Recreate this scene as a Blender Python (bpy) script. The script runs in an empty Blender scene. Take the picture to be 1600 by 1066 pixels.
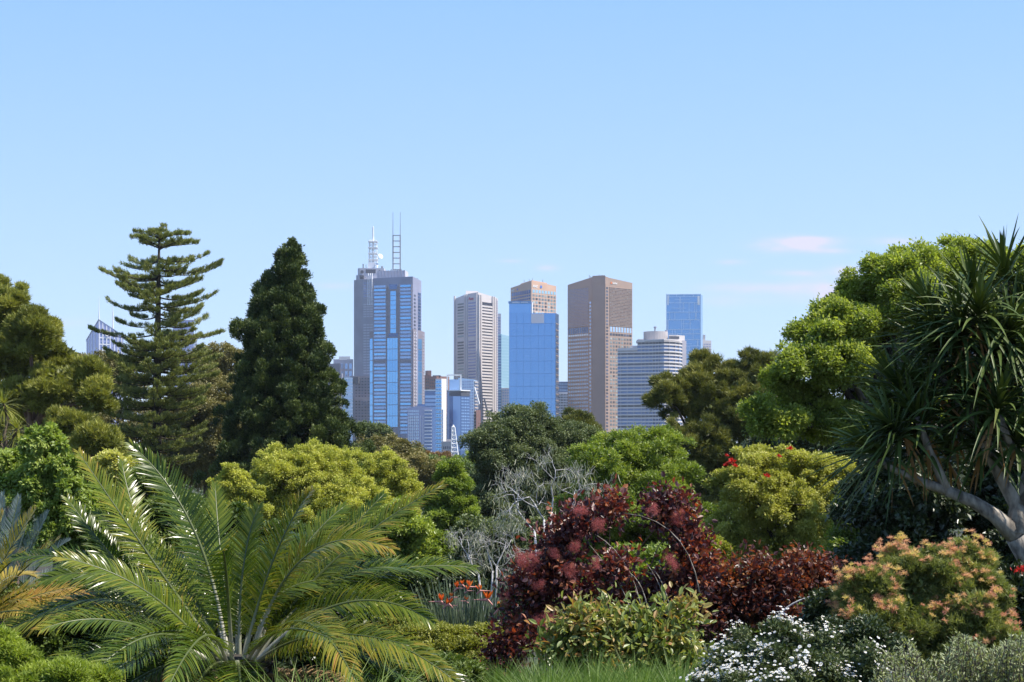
import bpy, math
import numpy as np
from mathutils import Vector
R = math.radians
sc = bpy.context.scene
COL = sc.collection

# ------------------------------------------------------------------ camera
F, HY = 2700.0, 715.0            # focal length and horizon row, in photo pixels (1600 wide)
cd = bpy.data.cameras.new('camera'); cam = bpy.data.objects.new('camera', cd); COL.objects.link(cam)
cam.location = (0, 0, 0); cam.rotation_euler = (R(90), 0, 0)
cd.sensor_width = 36; cd.lens = 36*F/1600; cd.shift_y = (HY-533)/1600
cd.clip_start = 0.1; cd.clip_end = 60000
sc.camera = cam

# ------------------------------------------------------------------ sun, sky, exposure
SUN_AZ, SUN_EL = 100.0, 57.0      # degrees clockwise from the view direction, elevation
a, e = R(SUN_AZ), R(SUN_EL)
sdir = Vector((math.sin(a)*math.cos(e), math.cos(a)*math.cos(e), math.sin(e)))
sd = bpy.data.lights.new('sun', 'SUN'); sun = bpy.data.objects.new('sun', sd); COL.objects.link(sun)
sd.energy = 4.8; sd.angle = R(0.53); sd.color = (1.0, 0.93, 0.82)
sun.rotation_euler = (-sdir).to_track_quat('-Z', 'Y').to_euler()
sc.view_settings.view_transform = 'Standard'; sc.view_settings.look = 'None'
sc.view_settings.gamma = 1.0; sc.view_settings.use_curve_mapping = False
sc.view_settings.exposure = 0.86

w = bpy.data.worlds.new('World'); sc.world = w; w.use_nodes = True
nt = w.node_tree; N = nt.nodes; Lk = nt.links; N.clear()
def wn(t, **k):
    n = N.new(t)
    for q, v in k.items(): setattr(n, q, v)
    return n
def wmath(op, x, y=None, z=None):
    n = wn('ShaderNodeMath', operation=op)
    for i, s in enumerate((x, y, z)):
        if s is None: continue
        if isinstance(s, (int, float)): n.inputs[i].default_value = s
        else: Lk.new(s, n.inputs[i])
    return n.outputs[0]
out = wn('ShaderNodeOutputWorld'); bg = wn('ShaderNodeBackground')
sky = wn('ShaderNodeTexSky', sky_type='NISHITA', sun_disc=False)
sky.sun_elevation = R(SUN_EL); sky.sun_rotation = R(SUN_AZ)
sky.altitude = 300; sky.air_density = 1.0; sky.dust_density = 0.25; sky.ozone_density = 2.5
bg.inputs['Strength'].default_value = 0.14
tint = wn('ShaderNodeMixRGB', blend_type='MULTIPLY'); tint.inputs[0].default_value = 1
tint.inputs[2].default_value = (0.86, 0.90, 1.0, 1)
Lk.new(sky.outputs[0], tint.inputs[1])
tc0 = wn('ShaderNodeTexCoord'); s0_ = wn('ShaderNodeSeparateXYZ'); Lk.new(tc0.outputs['Generated'], s0_.inputs[0])
gr = wn('ShaderNodeValToRGB'); Lk.new(s0_.outputs['Z'], gr.inputs[0]); ge_ = gr.color_ramp.elements      # clear air deepening away from the horizon
ge_[0].position = 0.0; ge_[0].color = (2.4,3.0,4.2,1); ge_[1].position = 0.26; ge_[1].color = (1.26,2.32,4.25,1)
x_ = ge_.new(.085); x_.color = (2.03,2.86,4.2,1); x_ = ge_.new(.6); x_.color = (.95,1.8,3.5,1)
air = wn('ShaderNodeMixRGB'); air.inputs[0].default_value = .8; Lk.new(tint.outputs[0], air.inputs[1]); Lk.new(gr.outputs[0], air.inputs[2])
tc = wn('ShaderNodeTexCoord'); sx = wn('ShaderNodeSeparateXYZ'); Lk.new(tc.outputs['Generated'], sx.inputs[0])
yy = wmath('MAXIMUM', sx.outputs['Y'], 0.05)
az = wmath('DIVIDE', sx.outputs['X'], yy); el = wmath('DIVIDE', sx.outputs['Z'], yy)
cb = wn('ShaderNodeCombineXYZ'); Lk.new(az, cb.inputs[0]); Lk.new(wmath('MULTIPLY', el, 3.2), cb.inputs[1])
nz = wn('ShaderNodeTexNoise'); nz.inputs['Scale'].default_value = 34; nz.inputs['Detail'].default_value = 5
nz.inputs['Roughness'].default_value = 0.52
Lk.new(cb.outputs[0], nz.inputs['Vector'])
tot = None
for (cx, cy, rx, ry, s) in ((1240,382,44,9,1.0),(1275,376,34,6,.55),(1290,392,34,4,.45),(1215,384,34,7,.5),(1245,427,45,5,.4),(1320,424,26,6,.45),
                            (1300,455,75,14,.55),(1350,446,60,20,.5),(1170,450,65,8,.35),(1145,410,22,4,.3),(1400,378,40,7,.3),(853,418,16,5,.4),
                            (800,408,20,3,.2),(530,447,40,5,.22),(60,505,90,8,.2),(1130,470,60,8,.2)):
    dx = wmath('MULTIPLY', wmath('SUBTRACT', az, (cx-800)/F), F/rx); dy = wmath('MULTIPLY', wmath('SUBTRACT', el, (HY-cy)/F), F/ry)
    d2 = wmath('ADD', wmath('MULTIPLY', dx, dx), wmath('MULTIPLY', dy, dy))
    g = wmath('MULTIPLY', wmath('EXPONENT', wmath('MULTIPLY', d2, -1.0)), s)
    tot = g if tot is None else wmath('ADD', tot, g)
mk_ = wmath('MULTIPLY', tot, wmath('MULTIPLY', wmath('MAXIMUM', wmath('SUBTRACT', nz.outputs[0], 0.26), 0.0), 2.9))
mk_ = wmath('MINIMUM', wmath('MULTIPLY', mk_, 1.7), 0.85)
cm = wn('ShaderNodeMixRGB'); Lk.new(mk_, cm.inputs[0]); Lk.new(air.outputs[0], cm.inputs[1])
cm.inputs[2].default_value = (3.45, 3.25, 4.1, 1)
Lk.new(cm.outputs[0], bg.inputs['Color']); Lk.new(bg.outputs[0], out.inputs['Surface'])

# ------------------------------------------------------------------ helpers
def tag(o, label=None, cat=None, group=None, kind=None):
    if label: o['label'] = label
    if cat: o['category'] = cat
    if group: o['group'] = group
    if kind: o['kind'] = kind
    return o
def empty(name, loc, label, cat, group=None):
    o = bpy.data.objects.new(name, None); o.location = loc; o.empty_display_size = 0.2
    COL.objects.link(o); return tag(o, label, cat, group)
def origin(o):
    v = Vector((0, 0, 0))
    while o is not None: v = v + o.location; o = o.parent
    return np.array(v)
class MB:
    """collects vertices and faces (world coordinates) for one mesh object"""
    def __init__(s): s.V = []; s.Fs = []; s.v = []; s.n = 0
    def add(s, V, Fc, val=0.5, mi=0):
        V = np.asarray(V, dtype=np.float64).reshape(-1, 3); Fc = np.asarray(Fc, dtype=np.int64)
        s.V.append(V); s.Fs.append((Fc + s.n, mi))
        s.v.append(np.broadcast_to(np.asarray(val, dtype=np.float64), (len(V),)).copy()); s.n += len(V)
    def hexa(s, c8, val=0.5, mi=0):
        s.add(c8, [(0,3,2,1),(4,5,6,7),(0,1,5,4),(1,2,6,5),(2,3,7,6),(3,0,4,7)], val, mi)
    def box(s, x0, x1, y0, y1, z0, z1, val=0.5, mi=0):
        s.hexa([(x0,y0,z0),(x1,y0,z0),(x1,y1,z0),(x0,y1,z0),(x0,y0,z1),(x1,y0,z1),(x1,y1,z1),(x0,y1,z1)], val, mi)
    def prism(s, pts, z0, z1, mi=0, ztop=None):
        n = len(pts); V = [(x, y, z0) for x, y in pts] + [(p[0], p[1], (ztop[i] if ztop else z1)) for i, p in enumerate(pts)]
        s.add(V, [(i, (i+1) % n, n+(i+1) % n, n+i) for i in range(n)], 0.5, mi)
        k = s.n - 2*n
        s.Fs.append((np.array([[k+n+i for i in range(n)]]), mi)); s.Fs.append((np.array([[k+n-1-i for i in range(n)]]), mi))
    def tube(s, pts, rad, sides=6, val=0.5, mi=0):
        pts = np.asarray(pts, float); n = len(pts); rad = np.broadcast_to(np.asarray(rad, float), (n,))
        T = np.gradient(pts, axis=0); T /= np.linalg.norm(T, axis=1)[:, None] + 1e-9
        up = np.array([0.13, 0.31, 0.94]) if abs(T[0][2]) < .9 else np.array([0.9, 0.3, 0.1])
        A = np.cross(T, up); A /= np.linalg.norm(A, axis=1)[:, None] + 1e-9; B = np.cross(T, A)
        th = np.arange(sides)*2*math.pi/sides
        V = (pts[:, None] + rad[:, None, None]*(np.cos(th)[None, :, None]*A[:, None] + np.sin(th)[None, :, None]*B[:, None])).reshape(-1, 3)
        i = np.arange(n-1)[:, None]*sides; j = np.arange(sides)[None]; j2 = (j+1) % sides
        Fc = np.stack([i+j, i+j2, i+sides+j2, i+sides+j], -1).reshape(-1, 4)
        s.add(V, Fc, val, mi)
        k = s.n - n*sides
        s.Fs.append((np.array([[k+q for q in range(sides)][::-1], [k+(n-1)*sides+q for q in range(sides)]]), mi))
    def build(s, name, mats, parent=None, smooth=False, at=None, local=False):
        me = bpy.data.meshes.new(name)
        V = np.concatenate(s.V); 
        if parent is not None and not local: V = V - origin(parent)
        if at is not None and not local: V = V - np.array(at)
        me.vertices.add(len(V)); me.vertices.foreach_set('co', V.astype(np.float32).ravel())
        li = np.concatenate([f.ravel() for f, _ in s.Fs]); tot = np.concatenate([np.full(len(f), f.shape[1]) for f, _ in s.Fs])
        mi = np.concatenate([np.full(len(f), m) for f, m in s.Fs])
        me.loops.add(len(li)); me.loops.foreach_set('vertex_index', li.astype(np.int32))
        me.polygons.add(len(tot)); st = np.concatenate([[0], np.cumsum(tot)[:-1]])
        me.polygons.foreach_set('loop_start', st.astype(np.int32))
        me.polygons.foreach_set('material_index', mi.astype(np.int32))
        me.polygons.foreach_set('use_smooth', np.full(len(tot), smooth))
        at_ = me.attributes.new('v', 'FLOAT', 'POINT'); at_.data.foreach_set('value', np.concatenate(s.v).astype(np.float32))
        for m in (mats if isinstance(mats, (list, tuple)) else [mats]): me.materials.append(m)
        me.update(calc_edges=True)
        o = bpy.data.objects.new(name, me); COL.objects.link(o)
        if parent is not None: o.parent = parent
        if at is not None: o.location = at
        return o
def place(me, name, parent, loc, rot=(0, 0, 0), scl=1.0):
    """another object sharing mesh me, at world loc, under parent"""
    o = bpy.data.objects.new(name, me); COL.objects.link(o)
    if parent is not None: o.parent = parent; loc = Vector(loc) - Vector(origin(parent))
    o.location = loc; o.rotation_euler = rot
    o.scale = (scl, scl, scl) if isinstance(scl, (int, float)) else scl
    return o
def P(px, py, D): return np.array([(px-800)/F*D, D, (HY-py)/F*D])
_gd = [-50, 0, 10, 16, 20, 28, 40, 80, 150, 400, 9000]; _gz = [-1.2, -1.6, -1.95, -2.35, -2.75, -3.7, -5.6, -9.2, -12, -13.5, -14]
def gz(D): return float(np.interp(D, _gd, _gz))
def nrm(a): return a/(np.linalg.norm(a, axis=-1, keepdims=True) + 1e-9)

# ------------------------------------------------------------------ materials
def newmat(name):
    m = bpy.data.materials.new(name); m.use_nodes = True
    return m, m.node_tree.nodes, m.node_tree.links, m.node_tree.nodes['Principled BSDF']
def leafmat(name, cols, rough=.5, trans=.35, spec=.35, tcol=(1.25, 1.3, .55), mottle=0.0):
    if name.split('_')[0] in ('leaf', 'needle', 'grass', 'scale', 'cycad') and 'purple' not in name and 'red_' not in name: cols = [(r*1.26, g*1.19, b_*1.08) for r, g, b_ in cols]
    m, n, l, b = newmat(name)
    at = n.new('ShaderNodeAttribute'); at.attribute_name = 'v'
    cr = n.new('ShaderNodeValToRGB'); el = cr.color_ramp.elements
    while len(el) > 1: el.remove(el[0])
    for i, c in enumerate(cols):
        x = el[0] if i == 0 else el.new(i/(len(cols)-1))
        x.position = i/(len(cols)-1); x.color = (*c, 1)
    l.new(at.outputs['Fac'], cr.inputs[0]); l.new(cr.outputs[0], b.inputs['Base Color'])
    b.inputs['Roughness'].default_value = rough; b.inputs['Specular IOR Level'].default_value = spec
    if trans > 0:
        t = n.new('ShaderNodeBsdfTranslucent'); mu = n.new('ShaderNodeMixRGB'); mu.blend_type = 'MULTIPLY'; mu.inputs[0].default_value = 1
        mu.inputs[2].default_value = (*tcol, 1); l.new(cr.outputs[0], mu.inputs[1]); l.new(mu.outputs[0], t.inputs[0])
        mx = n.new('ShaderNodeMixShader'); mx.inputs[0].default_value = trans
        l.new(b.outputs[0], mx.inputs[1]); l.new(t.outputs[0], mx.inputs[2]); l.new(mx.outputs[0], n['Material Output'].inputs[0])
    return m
def stone(name, c, var=.12, scale=.05, rough=.85, metal=0.0, spec=.3):
    m, n, l, b = newmat(name)
    nzz = n.new('ShaderNodeTexNoise'); nzz.inputs['Scale'].default_value = scale; nzz.inputs['Detail'].default_value = 5
    tcn = n.new('ShaderNodeTexCoord'); l.new(tcn.outputs['Object'], nzz.inputs['Vector'])
    cr = n.new('ShaderNodeValToRGB'); cr.color_ramp.elements[0].position = .3; cr.color_ramp.elements[1].position = .7
    cr.color_ramp.elements[0].color = (*[x*(1-var) for x in c], 1); cr.color_ramp.elements[1].color = (*[min(1, x*(1+var)) for x in c], 1)
    l.new(nzz.outputs[0], cr.inputs[0]); l.new(cr.outputs[0], b.inputs['Base Color'])
    b.inputs['Roughness'].default_value = rough; b.inputs['Metallic'].default_value = metal; b.inputs['Specular IOR Level'].default_value = spec
    return m
def glass(name, cols, rough=.12, metal=.6, spec=.5):
    """facade glazing: each pane picks its own tone"""
    m, n, l, b = newmat(name)
    oi = n.new('ShaderNodeObjectInfo'); ge = n.new('ShaderNodeNewGeometry')
    ad = n.new('ShaderNodeMath'); ad.operation = 'ADD'; l.new(oi.outputs['Random'], ad.inputs[0]); l.new(ge.outputs['Random Per Island'], ad.inputs[1])
    fr = n.new('ShaderNodeMath'); fr.operation = 'FRACT'; l.new(ad.outputs[0], fr.inputs[0])
    cr = n.new('ShaderNodeValToRGB'); el = cr.color_ramp.elements; cr.color_ramp.interpolation = 'LINEAR'
    while len(el) > 1: el.remove(el[0])
    for i, c in enumerate(cols):
        x = el[0] if i == 0 else el.new(i/max(1, len(cols)-1))
        x.position = i/max(1, len(cols)-1); x.color = (*c, 1)
    l.new(fr.outputs[0], cr.inputs[0]); l.new(cr.outputs[0], b.inputs['Base Color'])
    b.inputs['Roughness'].default_value = rough; b.inputs['Metallic'].default_value = metal; b.inputs['Specular IOR Level'].default_value = spec
    return m
def barkmat(name, c, c2, scale=9.0, bump=.4):
    m, n, l, b = newmat(name)
    nzz = n.new('ShaderNodeTexNoise'); nzz.inputs['Scale'].default_value = scale; nzz.inputs['Detail'].default_value = 8
    tcn = n.new('ShaderNodeTexCoord'); mp = n.new('ShaderNodeMapping'); mp.inputs['Scale'].default_value = (1, 1, .35)
    l.new(tcn.outputs['Object'], mp.inputs[0]); l.new(mp.outputs[0], nzz.inputs['Vector'])
    cr = n.new('ShaderNodeValToRGB'); cr.color_ramp.elements[0].position = .35; cr.color_ramp.elements[1].position = .65
    cr.color_ramp.elements[0].color = (*c, 1); cr.color_ramp.elements[1].color = (*c2, 1)
    l.new(nzz.outputs[0], cr.inputs[0]); l.new(cr.outputs[0], b.inputs['Base Color']); b.inputs['Roughness'].default_value = .85
    bp = n.new('ShaderNodeBump'); bp.inputs['Strength'].default_value = bump; bp.inputs['Distance'].default_value = .03
    l.new(nzz.outputs[0], bp.inputs['Height']); l.new(bp.outputs[0], b.inputs['Normal'])
    return m
BARK = barkmat('bark_brown', (.05,.035,.025), (.12,.09,.065))
BARKG = barkmat('bark_grey', (.10,.085,.07), (.34,.30,.25), 16, .8)
BARKD = barkmat('bark_dark', (.02,.015,.012), (.05,.04,.03))
SILVER = barkmat('bark_silver', (.32,.31,.31), (.56,.54,.55), 20, .15)

# ------------------------------------------------------------------ ground
def make_ground():
    b = MB(); ys = np.array([-50,-10,0,4,8,10,12,14,16,18,20,24,28,34,40,50,60,80,110,150,220,300,400,700,1200,2000,4000,9000.])
    xs = np.array([-1,-.6,-.35,-.2,-.1,-.04,0,.04,.1,.2,.35,.6,1])
    rr = np.random.default_rng(2)
    V = []
    for y in ys:
        wd = max(120, abs(y)*1.2)
        for x in xs: V.append((x*wd, y, gz(y) + (rr.normal(0, .04) if 3 < y < 60 else 0)))
    nx = len(xs); Fc = [(i*nx+j, i*nx+j+1, (i+1)*nx+j+1, (i+1)*nx+j) for i in range(len(ys)-1) for j in range(nx-1)]
    b.add(V, Fc)
    m, n, l, bs = newmat('ground_mulch_and_grass')
    t = n.new('ShaderNodeTexNoise'); t.inputs['Scale'].default_value = .35; t.inputs['Detail'].default_value = 9
    t2 = n.new('ShaderNodeTexNoise'); t2.inputs['Scale'].default_value = 14; t2.inputs['Detail'].default_value = 6
    tcn = n.new('ShaderNodeTexCoord'); l.new(tcn.outputs['Object'], t.inputs['Vector']); l.new(tcn.outputs['Object'], t2.inputs['Vector'])
    cr = n.new('ShaderNodeValToRGB'); cr.color_ramp.elements[0].position = .42; cr.color_ramp.elements[1].position = .56
    cr.color_ramp.elements[0].color = (.045,.032,.02,1); cr.color_ramp.elements[1].color = (.05,.075,.02,1)
    mu = n.new('ShaderNodeMixRGB'); mu.blend_type = 'MULTIPLY'; mu.inputs[0].default_value = .7
    l.new(t.outputs[0], cr.inputs[0]); l.new(cr.outputs[0], mu.inputs[1]); l.new(t2.outputs[0], mu.inputs[2])
    l.new(mu.outputs[0], bs.inputs['Base Color']); bs.inputs['Roughness'].default_value = .95
    o = b.build('ground', m, smooth=True); tag(o, 'sloping garden ground of dark mulch and grass beneath the plants', kind='structure')
make_ground()

# ================================================================== the city, two kilometres off
class Face:
    def __init__(s, T, a, b):
        s.pa, s.pb = a[0], b[0]; s.A = np.array(T.pt(*a)); s.B = np.array(T.pt(*b)); d = s.B - s.A; s.L = np.linalg.norm(d); s.t = d/s.L
        s.n = np.array([s.t[1], -s.t[0]])
    def u(s, px): return (px - s.pa)/(s.pb - s.pa)*s.L
    def c8(s, px0, px1, z0, z1, d0, d1):
        u0, u1 = s.u(px0), s.u(px1); q = []
        for z in (z0, z1):
            for u, d in ((u0, d1), (u1, d1), (u1, d0), (u0, d0)):
                p = s.A + s.t*u + s.n*d; q.append((p[0], p[1], z))
        return q
class Tower:
    def __init__(s, name, label, px, D, cat='tower', group=None):
        s.D = D; s.root = empty(name, ((px-800)/F*D, D+15, gz(D)), label, cat, group); s.win = []
    def pt(s, px, dd=0): return ((px-800)/F*(s.D+dd), s.D+dd)
    def z(s, py): return (HY-py)/F*s.D
    def body(s, name, pts, y0, mat, y1=None, ytops=None, extra=None, parent=None):
        b = MB(); b.prism([s.pt(*p) for p in pts], gz(s.D) if y1 is None else s.z(y1), s.z(y0), ztop=[s.z(y) for y in ytops] if ytops else None)
        if extra: extra(b)
        return b.build(name, mat, parent or s.root)
    def part(s, name, mat, fn, parent=None, smooth=False):
        b = MB(); fn(b); return b.build(name, mat, parent or s.root, smooth)
    def f(s, a, b): return Face(s, a, b)
    def w(s, face, px0, px1, py0, py1, mat, name='window', d0=-.3, d1=.2):
        s.win.append((face, px0, px1, py0, py1, mat, name, d0, d1))
    def grid(s, face, cols, rows, mat, wf=.6, hf=.6, name='window', **k):
        """cols=(px0,px1,n) rows=(py0,py1,n)"""
        cw = (cols[1]-cols[0])/cols[2]; rh = (rows[1]-rows[0])/rows[2]
        for i in range(cols[2]):
            for j in range(rows[2]):
                x = cols[0]+(i+.5)*cw; y = rows[0]+(j+.5)*rh
                s.w(face, x-cw*wf/2, x+cw*wf/2, y-rh*hf/2, y+rh*hf/2, mat, name, **k)
    def finish(s):
        names = {}
        for q in s.win: names.setdefault(q[6], []).append(q)
        O = origin(s.root)
        for nm, L in names.items():
            L.sort(key=lambda q: -abs((q[2]-q[1])*(q[4]-q[3])))
            cache = {}; rest = {}
            for k, (fc, x0, x1, y0, y1, mat, _, d0, d1) in enumerate(L):
                c = np.array(fc.c8(x0, x1, s.z(y1), s.z(y0), d0, d1)); ctr = c.mean(0)
                if k < 100:
                    key = (id(fc), mat.name, round(x1-x0, 3), round(y1-y0, 3), d0, d1)
                    if key in cache: place(cache[key], nm, s.root, ctr)
                    else:
                        b = MB(); b.hexa(c); o = b.build(nm, mat, s.root, at=ctr-O); cache[key] = o.data
                else: rest.setdefault(mat.name, (mat, MB()))[1].hexa(c)
            if rest:
                mats = [r[0] for r in rest.values()]; b = MB()
                for i, (m_, r) in enumerate(rest.values()):
                    off = b.n
                    b.V += r.V; b.v += r.v; b.Fs += [(Fc+off, i) for Fc, _ in r.Fs]; b.n += r.n
                o = b.build(nm, mats, s.root); o['kind'] = 'stuff'
def text_on(T, face, s, px, py, hpx, mat, name='lettering', d=.35):
    cu = bpy.data.curves.new(name, 'FONT'); cu.body = s; cu.size = 1; cu.extrude = .02; cu.offset = .015
    tmp = bpy.data.objects.new('tmp_text', cu); COL.objects.link(tmp)
    dg = bpy.context.evaluated_depsgraph_get(); me = bpy.data.meshes.new_from_object(tmp.evaluated_get(dg))
    bpy.data.objects.remove(tmp); bpy.data.curves.remove(cu)
    co = np.empty(len(me.vertices)*3, np.float32); me.vertices.foreach_get('co', co); co = co.reshape(-1, 3).astype(float)
    sc_ = hpx/F*T.D/.72; O = origin(T.root); u0 = face.u(px)
    V = np.empty_like(co)
    bx = face.A + face.t*u0
    V[:, 0] = bx[0] + face.t[0]*co[:, 0]*sc_ + face.n[0]*(d + co[:, 2]*sc_); V[:, 1] = bx[1] + face.t[1]*co[:, 0]*sc_ + face.n[1]*(d + co[:, 2]*sc_)
    V[:, 2] = T.z(py) + co[:, 1]*sc_; V -= O
    me.vertices.foreach_set('co', V.astype(np.float32).ravel()); me.update(); me.materials.clear(); me.materials.append(mat)
    me.polygons.foreach_set('material_index', np.zeros(len(me.polygons), np.int32))
    o = bpy.data.objects.new(name, me); COL.objects.link(o); o.parent = T.root; return o

S_lav = stone('stone_lavender_grey', (.29,.285,.345)); S_lav2 = stone('stone_pale_grey', (.43,.43,.50)); S_gran = stone('stone_dark_granite', (.22,.20,.24))  # lavender stone, S_lav tinted further to paint in blue skylight on shaded faces
S_white = stone('white_precast', (.57,.535,.54), .06); S_brown = stone('stone_brown', (.33,.235,.19), .08); S_brown2 = stone('stone_peach_brown', (.52,.335,.24), .07)
S_conc = stone('concrete_grey', (.40,.37,.37), .08); S_red = stone('red_brown_panel', (.25,.13,.11)); S_wm = stone('white_metal', (.74,.74,.76), .04, rough=.5)
S_steel = stone('steel_grey', (.16,.17,.21), .1, rough=.5); S_dark = stone('dark_roof', (.07,.075,.10)); S_teal = stone('teal_panel', (.30,.42,.45))
G_blue = glass('glass_bright_blue', [(.12,.315,.63), (.14,.345,.67)], .10, .75); G_cyan = glass('glass_sky_blue', [(.15,.42,.78), (.20,.50,.86)], .08, .7)
G_mid = glass('glass_mid_blue', [(.22,.36,.62), (.30,.47,.74)], .15, .5); G_pale = glass('glass_pale_blue', [(.40,.55,.74), (.50,.64,.82)], .2, .5)
G_dark = glass('glass_dark', [(.02,.024,.04), (.04,.05,.08), (.08,.10,.17), (.025,.025,.04)], .3, .08); G_deep = glass('glass_deep_blue', [(.05,.11,.26), (.08,.16,.35)], .12, .5)
G_mix = glass('glass_mixed', [(.02,.02,.03), (.10,.13,.15), (.36,.42,.42), (.03,.03,.04), (.2,.27,.3), (.04,.04,.05), (.4,.45,.43)], .35, .05)
G_lav = glass('glass_lavender', [(.22,.25,.42), (.32,.36,.55)], .2, .3); G_teal = glass('glass_teal', [(.33,.52,.60), (.42,.60,.68)], .12, .5)
M_blue = stone('paint_blue', (.05,.16,.5), .02); M_red = stone('paint_red', (.45,.03,.10), .02); M_wh = stone('paint_white', (.8,.8,.8), .02); M_or = stone('paint_orange', (.6,.17,.05), .02)

def lattice(b, p0, p1, w0, w1, n, r, cross=True):
    p0, p1 = np.array(p0, float), np.array(p1, float); C = []
    for i in range(n+1):
        t = i/n; c = p0 + (p1-p0)*t; w_ = (w0 + (w1-w0)*t)/2
        C.append([c + np.array(q)*w_ for q in ((-1,-1,0),(1,-1,0),(1,1,0),(-1,1,0))])
    for k in range(4):
        for i in range(n):
            b.tube([C[i][k], C[i+1][k]], r, 4); b.tube([C[i+1][k], C[i+1][(k+1) % 4]], r, 4)
            if cross: b.tube([C[i][k], C[i+1][(k+1) % 4]], r*.7, 4)

# --- brown granite tower with a blank central shaft
T = Tower('office_tower', 'tall brown stone tower with blank central shaft, just left of the curved pale hotel', 937, 2000)
pts = [(887,36),(920,6),(925,1),(946,-5),(951,0),(988,28),(988,75),(887,75)]
def ex(b):
    for fa, x0, x1 in ((T.f((887,36),(920,6)), 887.5, 919), (T.f((951,0),(988,28)), 952, 987.5)):
        for k in range(27): b.hexa(fa.c8(x0, x1, T.z(449.2+k*2.3), T.z(448.3+k*2.3), -.2, .5))
T.body('wall', pts, 438, S_brown, ytops=[440.5,434,433,432.5,434,438.5,438.5,440.5], extra=ex)
T.body('shaft', [(925.5,-2),(945.5,-8.5),(945.5,40),(925.5,40)], 431.5, S_brown, extra=lambda b: (b.hexa(T.f((925,-2),(946,-8.5)).c8(925,946,T.z(444),T.z(436),0,.4))))
T.body('roof', [(893,45),(921,20),(929,12),(944,12),(952,18),(984,44),(984,60),(893,60)], 434, S_dark, y1=441, ytops=[438,432.4,431.5,431.5,432.5,437.5,437.5,438])
for x, y in ((921,427),(923,429),(936,426.5),(939,428),(941,427)): T.part('roof_aerial', S_steel, lambda b: b.tube([(*T.pt(x,20), T.z(433)), (*T.pt(x,20), T.z(y))], .35, 5))
fl, fr, fs = T.f((887,36),(920,6)), T.f((951,0),(988,28)), T.f((920,6),(925,1))
T.grid(fl, (888,919.4,14), (448.5,508.5,26), G_lav, .72, .42, d1=.1); T.grid(fr, (952.5,987,13), (448.5,508.5,26), G_mix, .7, .36, d1=.1)
T.grid(fl, (888,919.4,9), (509.5,520,1), G_deep, .72, .9); T.grid(fr, (952.5,987,8), (509.5,519,1), G_pale, .62, .85)
T.grid(fr, (952.5,987,8), (520,524.5,1), G_dark, .78, .75); T.grid(fl, (888,919.4,9), (520,524.5,1), G_pale, .74, .6)
T.grid(fl, (888,919.4,9), (526,684,27), G_mid, .62, .5); T.grid(fr, (952.5,987,8), (526,684,27), G_mix, .56, .5)
T.grid(T.f((920,6),(925,1)), (920.5,924.5,1), (470,684,38), G_mid, .6, .55); T.grid(T.f((946,-5),(951,0)), (946.3,950.7,1), (448,684,46), G_dark, .7, .55)
text_on(T, fr, 'Sofitel', 957, 443.2, 3.0, M_wh); T.part('sign_mark', M_or, lambda b: b.hexa(fr.c8(954,956.2,T.z(443.4),T.z(440.2),0,.4)))
T.finish()

# --- blue glass slab with stone top
T = Tower('office_tower', 'bright blue mirror glass tower with a peach stone block rising behind it', 834, 1900)
T.body('upper_wall', [(798,58),(830.5,14),(869,44),(869,90),(798,90)], 437, S_brown2, ytops=[442,437,441,441,442])
T.body('plant_room', [(813,54),(831.5,27),(855,45),(855,80),(813,80)], 434.5, S_brown2, y1=444, ytops=[436,434,436,436,436])
for x, y in ((819,431.5),(827,430.5),(832,429),(848,431)): T.part('roof_aerial', S_steel, lambda b: b.tube([(*T.pt(x,40), T.z(436)), (*T.pt(x,40), T.z(y))], .3, 5))
fl, fr = T.f((798,58),(830.5,14)), T.f((830.5,14),(869,44))
T.grid(fl, (799.5,829,9), (449.8,457,1), G_deep, .8, .8); T.grid(fl, (799.5,829,9), (457,472,3), G_deep, .75, .55)
T.grid(fr, (831.3,868.8,8), (449.5,456.2,1), G_teal, .68, .75); T.grid(fr, (831.3,868.8,8), (456.6,489.4,6), G_mix, .66, .62)
text_on(T, fl, 'ANZ', 799.5, 448.6, 3.4, M_wh); text_on(T, fr, 'ANZ', 832.2, 446.6, 3.8, M_wh)
def disc(face, px, py, r):
    def fn(b):
        c = face.A + face.t*face.u(px); th = np.linspace(0, 2*math.pi, 14, endpoint=False); rr = r/F*T.D
        V = [(c[0]+face.t[0]*rr*math.cos(q)+face.n[0]*.4, c[1]+face.t[1]*rr*math.cos(q)+face.n[1]*.4, T.z(py)+rr*math.sin(q)) for q in th]
        b.add(V, [tuple(range(14))])
    return fn
T.part('logo_mark', M_blue, disc(fr, 845, 444.8, 2.3)); T.part('logo_mark', M_blue, disc(fl, 809, 446.5, 1.8))
T.body('glass_block', [(795.5,0),(868,-6),(873,14),(873,12.5),(873,70),(795.5,70)], 490, G_blue)
T.body('glass_block', [(795.5,-.2),(829.5,-3.0),(829.5,12),(795.5,60)], 471.5, G_blue, y1=489.9)
fm = T.f((795.5,0),(868,-6)); fs = T.f((868,-6),(873,14))
def mull(b):
    for x in (795.8,807.5,818,829.5,841.5,851,861.5,867.6): b.hexa(fm.c8(x-.12,x+.12, gz(T.D), T.z(490 if x > 830 else 473), 0, .12))
    for y in np.arange(506, 700, 19.6): b.hexa(fm.c8(796,867.6, T.z(y+.18), T.z(y-.18), 0, .1))
    for y in np.arange(510, 700, 4.9): b.hexa(fm.c8(796,867.6, T.z(y+.05), T.z(y-.05), 0, .06))
T.part('mullions', stone('mullion_blue', (.07,.16,.36), .05), mull)
T.part('parapet', stone('parapet_blue', (.12,.26,.5), .05), lambda b: b.hexa(T.f((795.5,-.2),(829.5,-3)).c8(794.6,830,T.z(474.6),T.z(471),-1,1.2)))
rl = np.random.default_rng(3)
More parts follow.
